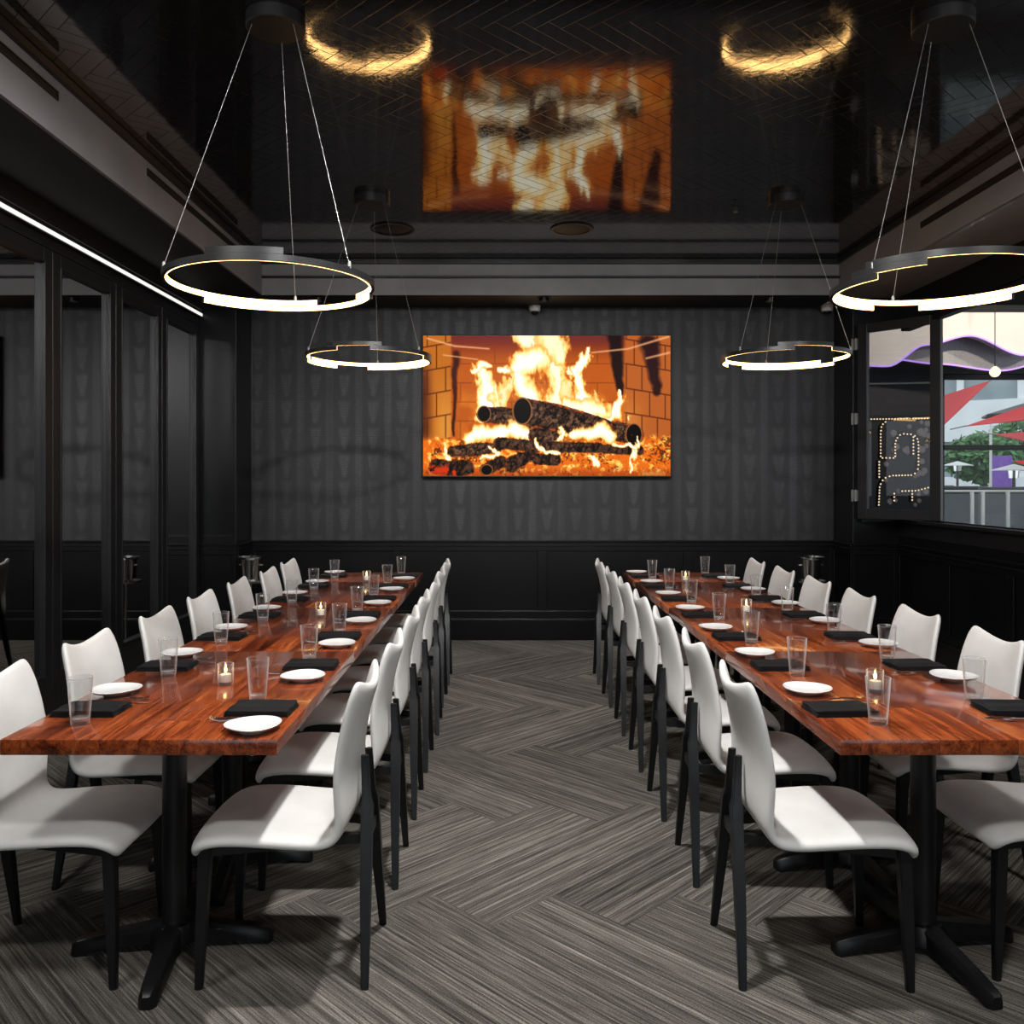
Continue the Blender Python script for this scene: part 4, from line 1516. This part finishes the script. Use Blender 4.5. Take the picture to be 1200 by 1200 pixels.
def heater(px, Y, h, label):
    p = W(px, CY, Y)
    t = empty('patio_heater', (p.x, Y, 0))
    tag(t, label, 'heater', 'patio heaters')
    bm = B(); lathe(bm, [(0, 0), (0.2, 0), (0.2, 0.5), (0.05, 0.56), (0.03, 0.6), (0.03, h - 0.25), (0, h - 0.25)], 20); obj('column', bm, M['metal_black'], t, 40)
    bm = B(); lathe(bm, [(0.02, h), (0.36, h - 0.10), (0.36, h - 0.115), (0.02, h - 0.03)], 24, closed=True); obj('reflector', bm, M['white_plastic'], t, 40)
    bm = B(); lathe(bm, [(0, h - 0.25), (0.08, h - 0.25), (0.1, h - 0.05), (0, h - 0.05)], 20); obj('burner', bm, M['steel'], t, 40)


heater(1122, 22.0, 1.95, 'patio heater with a wide reflector near the tree beyond the bar window')
heater(1188, 15.4, 1.75, 'patio heater with a wide reflector under the low red sail')


def patio_chair(px, Y, label, rz):
    p = W(px, CY, Y)
    t = empty('patio_armchair', (p.x, Y, 0), rz)
    tag(t, label, 'chair', 'dark patio armchairs')
    bm = B(); box(bm, -0.45, 0.45, -0.4, 0.4, 0.5, 0.64, 0.03); obj('seat', bm, M['charcoal'], t)
    bm = B(); box(bm, -0.45, 0.45, 0.3, 0.42, 0.6, 1.35, 0.03); obj('backrest', bm, M['charcoal'], t)
    for s in (-1, 1):
        bm = B(); box(bm, s * .42 - .05, s * .42 + .05, -0.4, 0.35, 0.6, 0.9, 0.02); obj('armrest', bm, M['charcoal'], t)
        for y in (-0.35, 0.35):
            bm = B(); box(bm, s * .4 - .03, s * .4 + .03, y - .03, y + .03, 0, 0.5); obj('leg', bm, M['charcoal'], t)


patio_chair(1116, 19.0, 'dark patio armchair by the far edge of the bar window', 0.4)
patio_chair(1133, 16.5, 'dark patio armchair in front of the violet banner', -0.3)
patio_chair(1194, 14.5, 'dark patio armchair below the low red sail', 0.2)

# ------------------------------------------------------------------ light
w = bpy.data.worlds.new('sky'); scene.world = w
w.use_nodes = True
bg = w.node_tree.nodes['Background']
bg.inputs[0].default_value = (0.86, 0.93, 1.0, 1)
bg.inputs[1].default_value = 1.35
PL = bpy.data.lights.new('window_portal', 'AREA')
PL.shape = 'RECTANGLE'; PL.size = 4.6; PL.size_y = 2.3
PL.cycles.is_portal = True
po = bpy.data.objects.new('window_portal', PL); COL.objects.link(po)
po.location = (0.4, YF - 0.09, 1.7); po.rotation_euler = (PI / 2, 0, 0); po['kind'] = 'helper'


M['lens'] = emit('added_lamp_lens', (1, 0.95, 0.88), 2.5)  # glowing lens of the added downlights


def downlight(x, y, z, power, label, size=100, blend=0.6, rad=0.05, col=(1, 0.985, 0.965), aim=None, snoot=0.0):  # added lamp in a made-up fitting, to brighten the rooms
    t = empty('added_downlight', (x, y, z))
    tag(t, label, 'downlight', 'added downlights')
    bm = B(); lathe(bm, [(rad, 0), (rad, -0.004), (rad + 0.015, -0.006), (rad + 0.02, 0)], 32, closed=True)
    if snoot:
        lathe(bm, [(rad, -0.001), (rad + 0.004, -0.001), (rad + 0.004, -snoot), (rad, -snoot)], 32, closed=True)
    obj('trim_ring', bm, M['black'], t, 40)
    bm = B(); lathe(bm, [(0, -0.001), (rad, -0.001), (rad, -0.0025), (0, -0.0025)], 24)
    obj('lens', bm, M['lens'], t)
    L = bpy.data.lights.new('added_lamp', 'SPOT')
    L.energy = power; L.spot_size = math.radians(size); L.spot_blend = blend; L.shadow_soft_size = rad if not snoot else rad * 0.7; L.color = col
    o = bpy.data.objects.new('added_lamp', L); COL.objects.link(o); o.parent = t; o.location = (0, 0, -0.02 if not snoot else -snoot + 0.004)
    if aim:
        d = Vector(aim) - Vector((x, y, z))
        o.rotation_euler = d.to_track_quat('-Z', 'Y').to_euler()


downlight(0.05, 2.75, ZC, 360, 'added downlight in the tiled ceiling over the aisle between the tables', 178, 0.25, 0.07)  # added overhead lamp, placed to match the table shadows on the seats
downlight(0.2, 0.6, ZC, 260, 'added downlight in the tiled ceiling behind the tables', 140, 0.7, 0.2, aim=(0.2, 3.2, 0.3))
for x, lab in ((-1.6, 'added downlight in the tiled ceiling by the mirrored doors'), (2.35, 'added downlight in the tiled ceiling by the window')):
    downlight(x, 1.6, ZC, 230, lab, 110, 0.9, 0.25, aim=(x * 0.6 + 0.2, 5.6, 0.3))
downlight(0.35, 3.0, ZC, 230, 'added downlight in the tiled ceiling turned towards the television wall', 72, 1.0, 0.25, aim=(0.35, 7.2, 0.4))
for x, lab in ((-1.6, 'added downlight in the back soffit by the mirrored doors'), (0.35, 'added downlight in the back soffit above the television'), (2.3, 'added downlight in the back soffit by the window')):
    downlight(x, 7.42, ZS, 80, lab, 75, 0.8, 0.04, aim=(x, 6.9, 0), snoot=0.035)  # added to lift the far floor; snoot hides the lens
for x, y, lab in ((4.6, 7.0, 'added downlight in the bar ceiling next to the window'), (6.4, 6.6, 'added downlight in the bar ceiling farther from the window')):
    downlight(x, y, 3.5, 230, lab, 140, 0.6, 0.06, col=(1, 0.88, 0.74), aim=(x + 0.6, 9.0, 2.6))  # added to brighten the wavy panels in the bar

# ------------------------------------------------------------------ camera and view
cam = bpy.data.cameras.new('camera')
cam.sensor_width = 36
cam.lens = F / 1200 * 36
cam.shift_x = (600 - CX) / 1200
cam.shift_y = -(600 - CY) / 1200
cam.clip_end = 200
co_ = bpy.data.objects.new('camera', cam); COL.objects.link(co_)
co_.location = (0, 0, EYE); co_.rotation_euler = (PI / 2, 0, 0)
scene.camera = co_
scene.view_settings.view_transform = 'Standard'
scene.view_settings.look = 'None'
scene.view_settings.gamma = 1
scene.view_settings.use_curve_mapping = False
scene.view_settings.exposure = 0.12
try:
    scene.cycles.use_denoising = True
    scene.cycles.max_bounces = 10
    scene.cycles.transmission_bounces = 8
    scene.cycles.transparent_max_bounces = 10
    scene.cycles.caustics_reflective = False
    scene.cycles.caustics_refractive = False
    scene.cycles.sample_clamp_indirect = 4.0
except Exception:
    pass
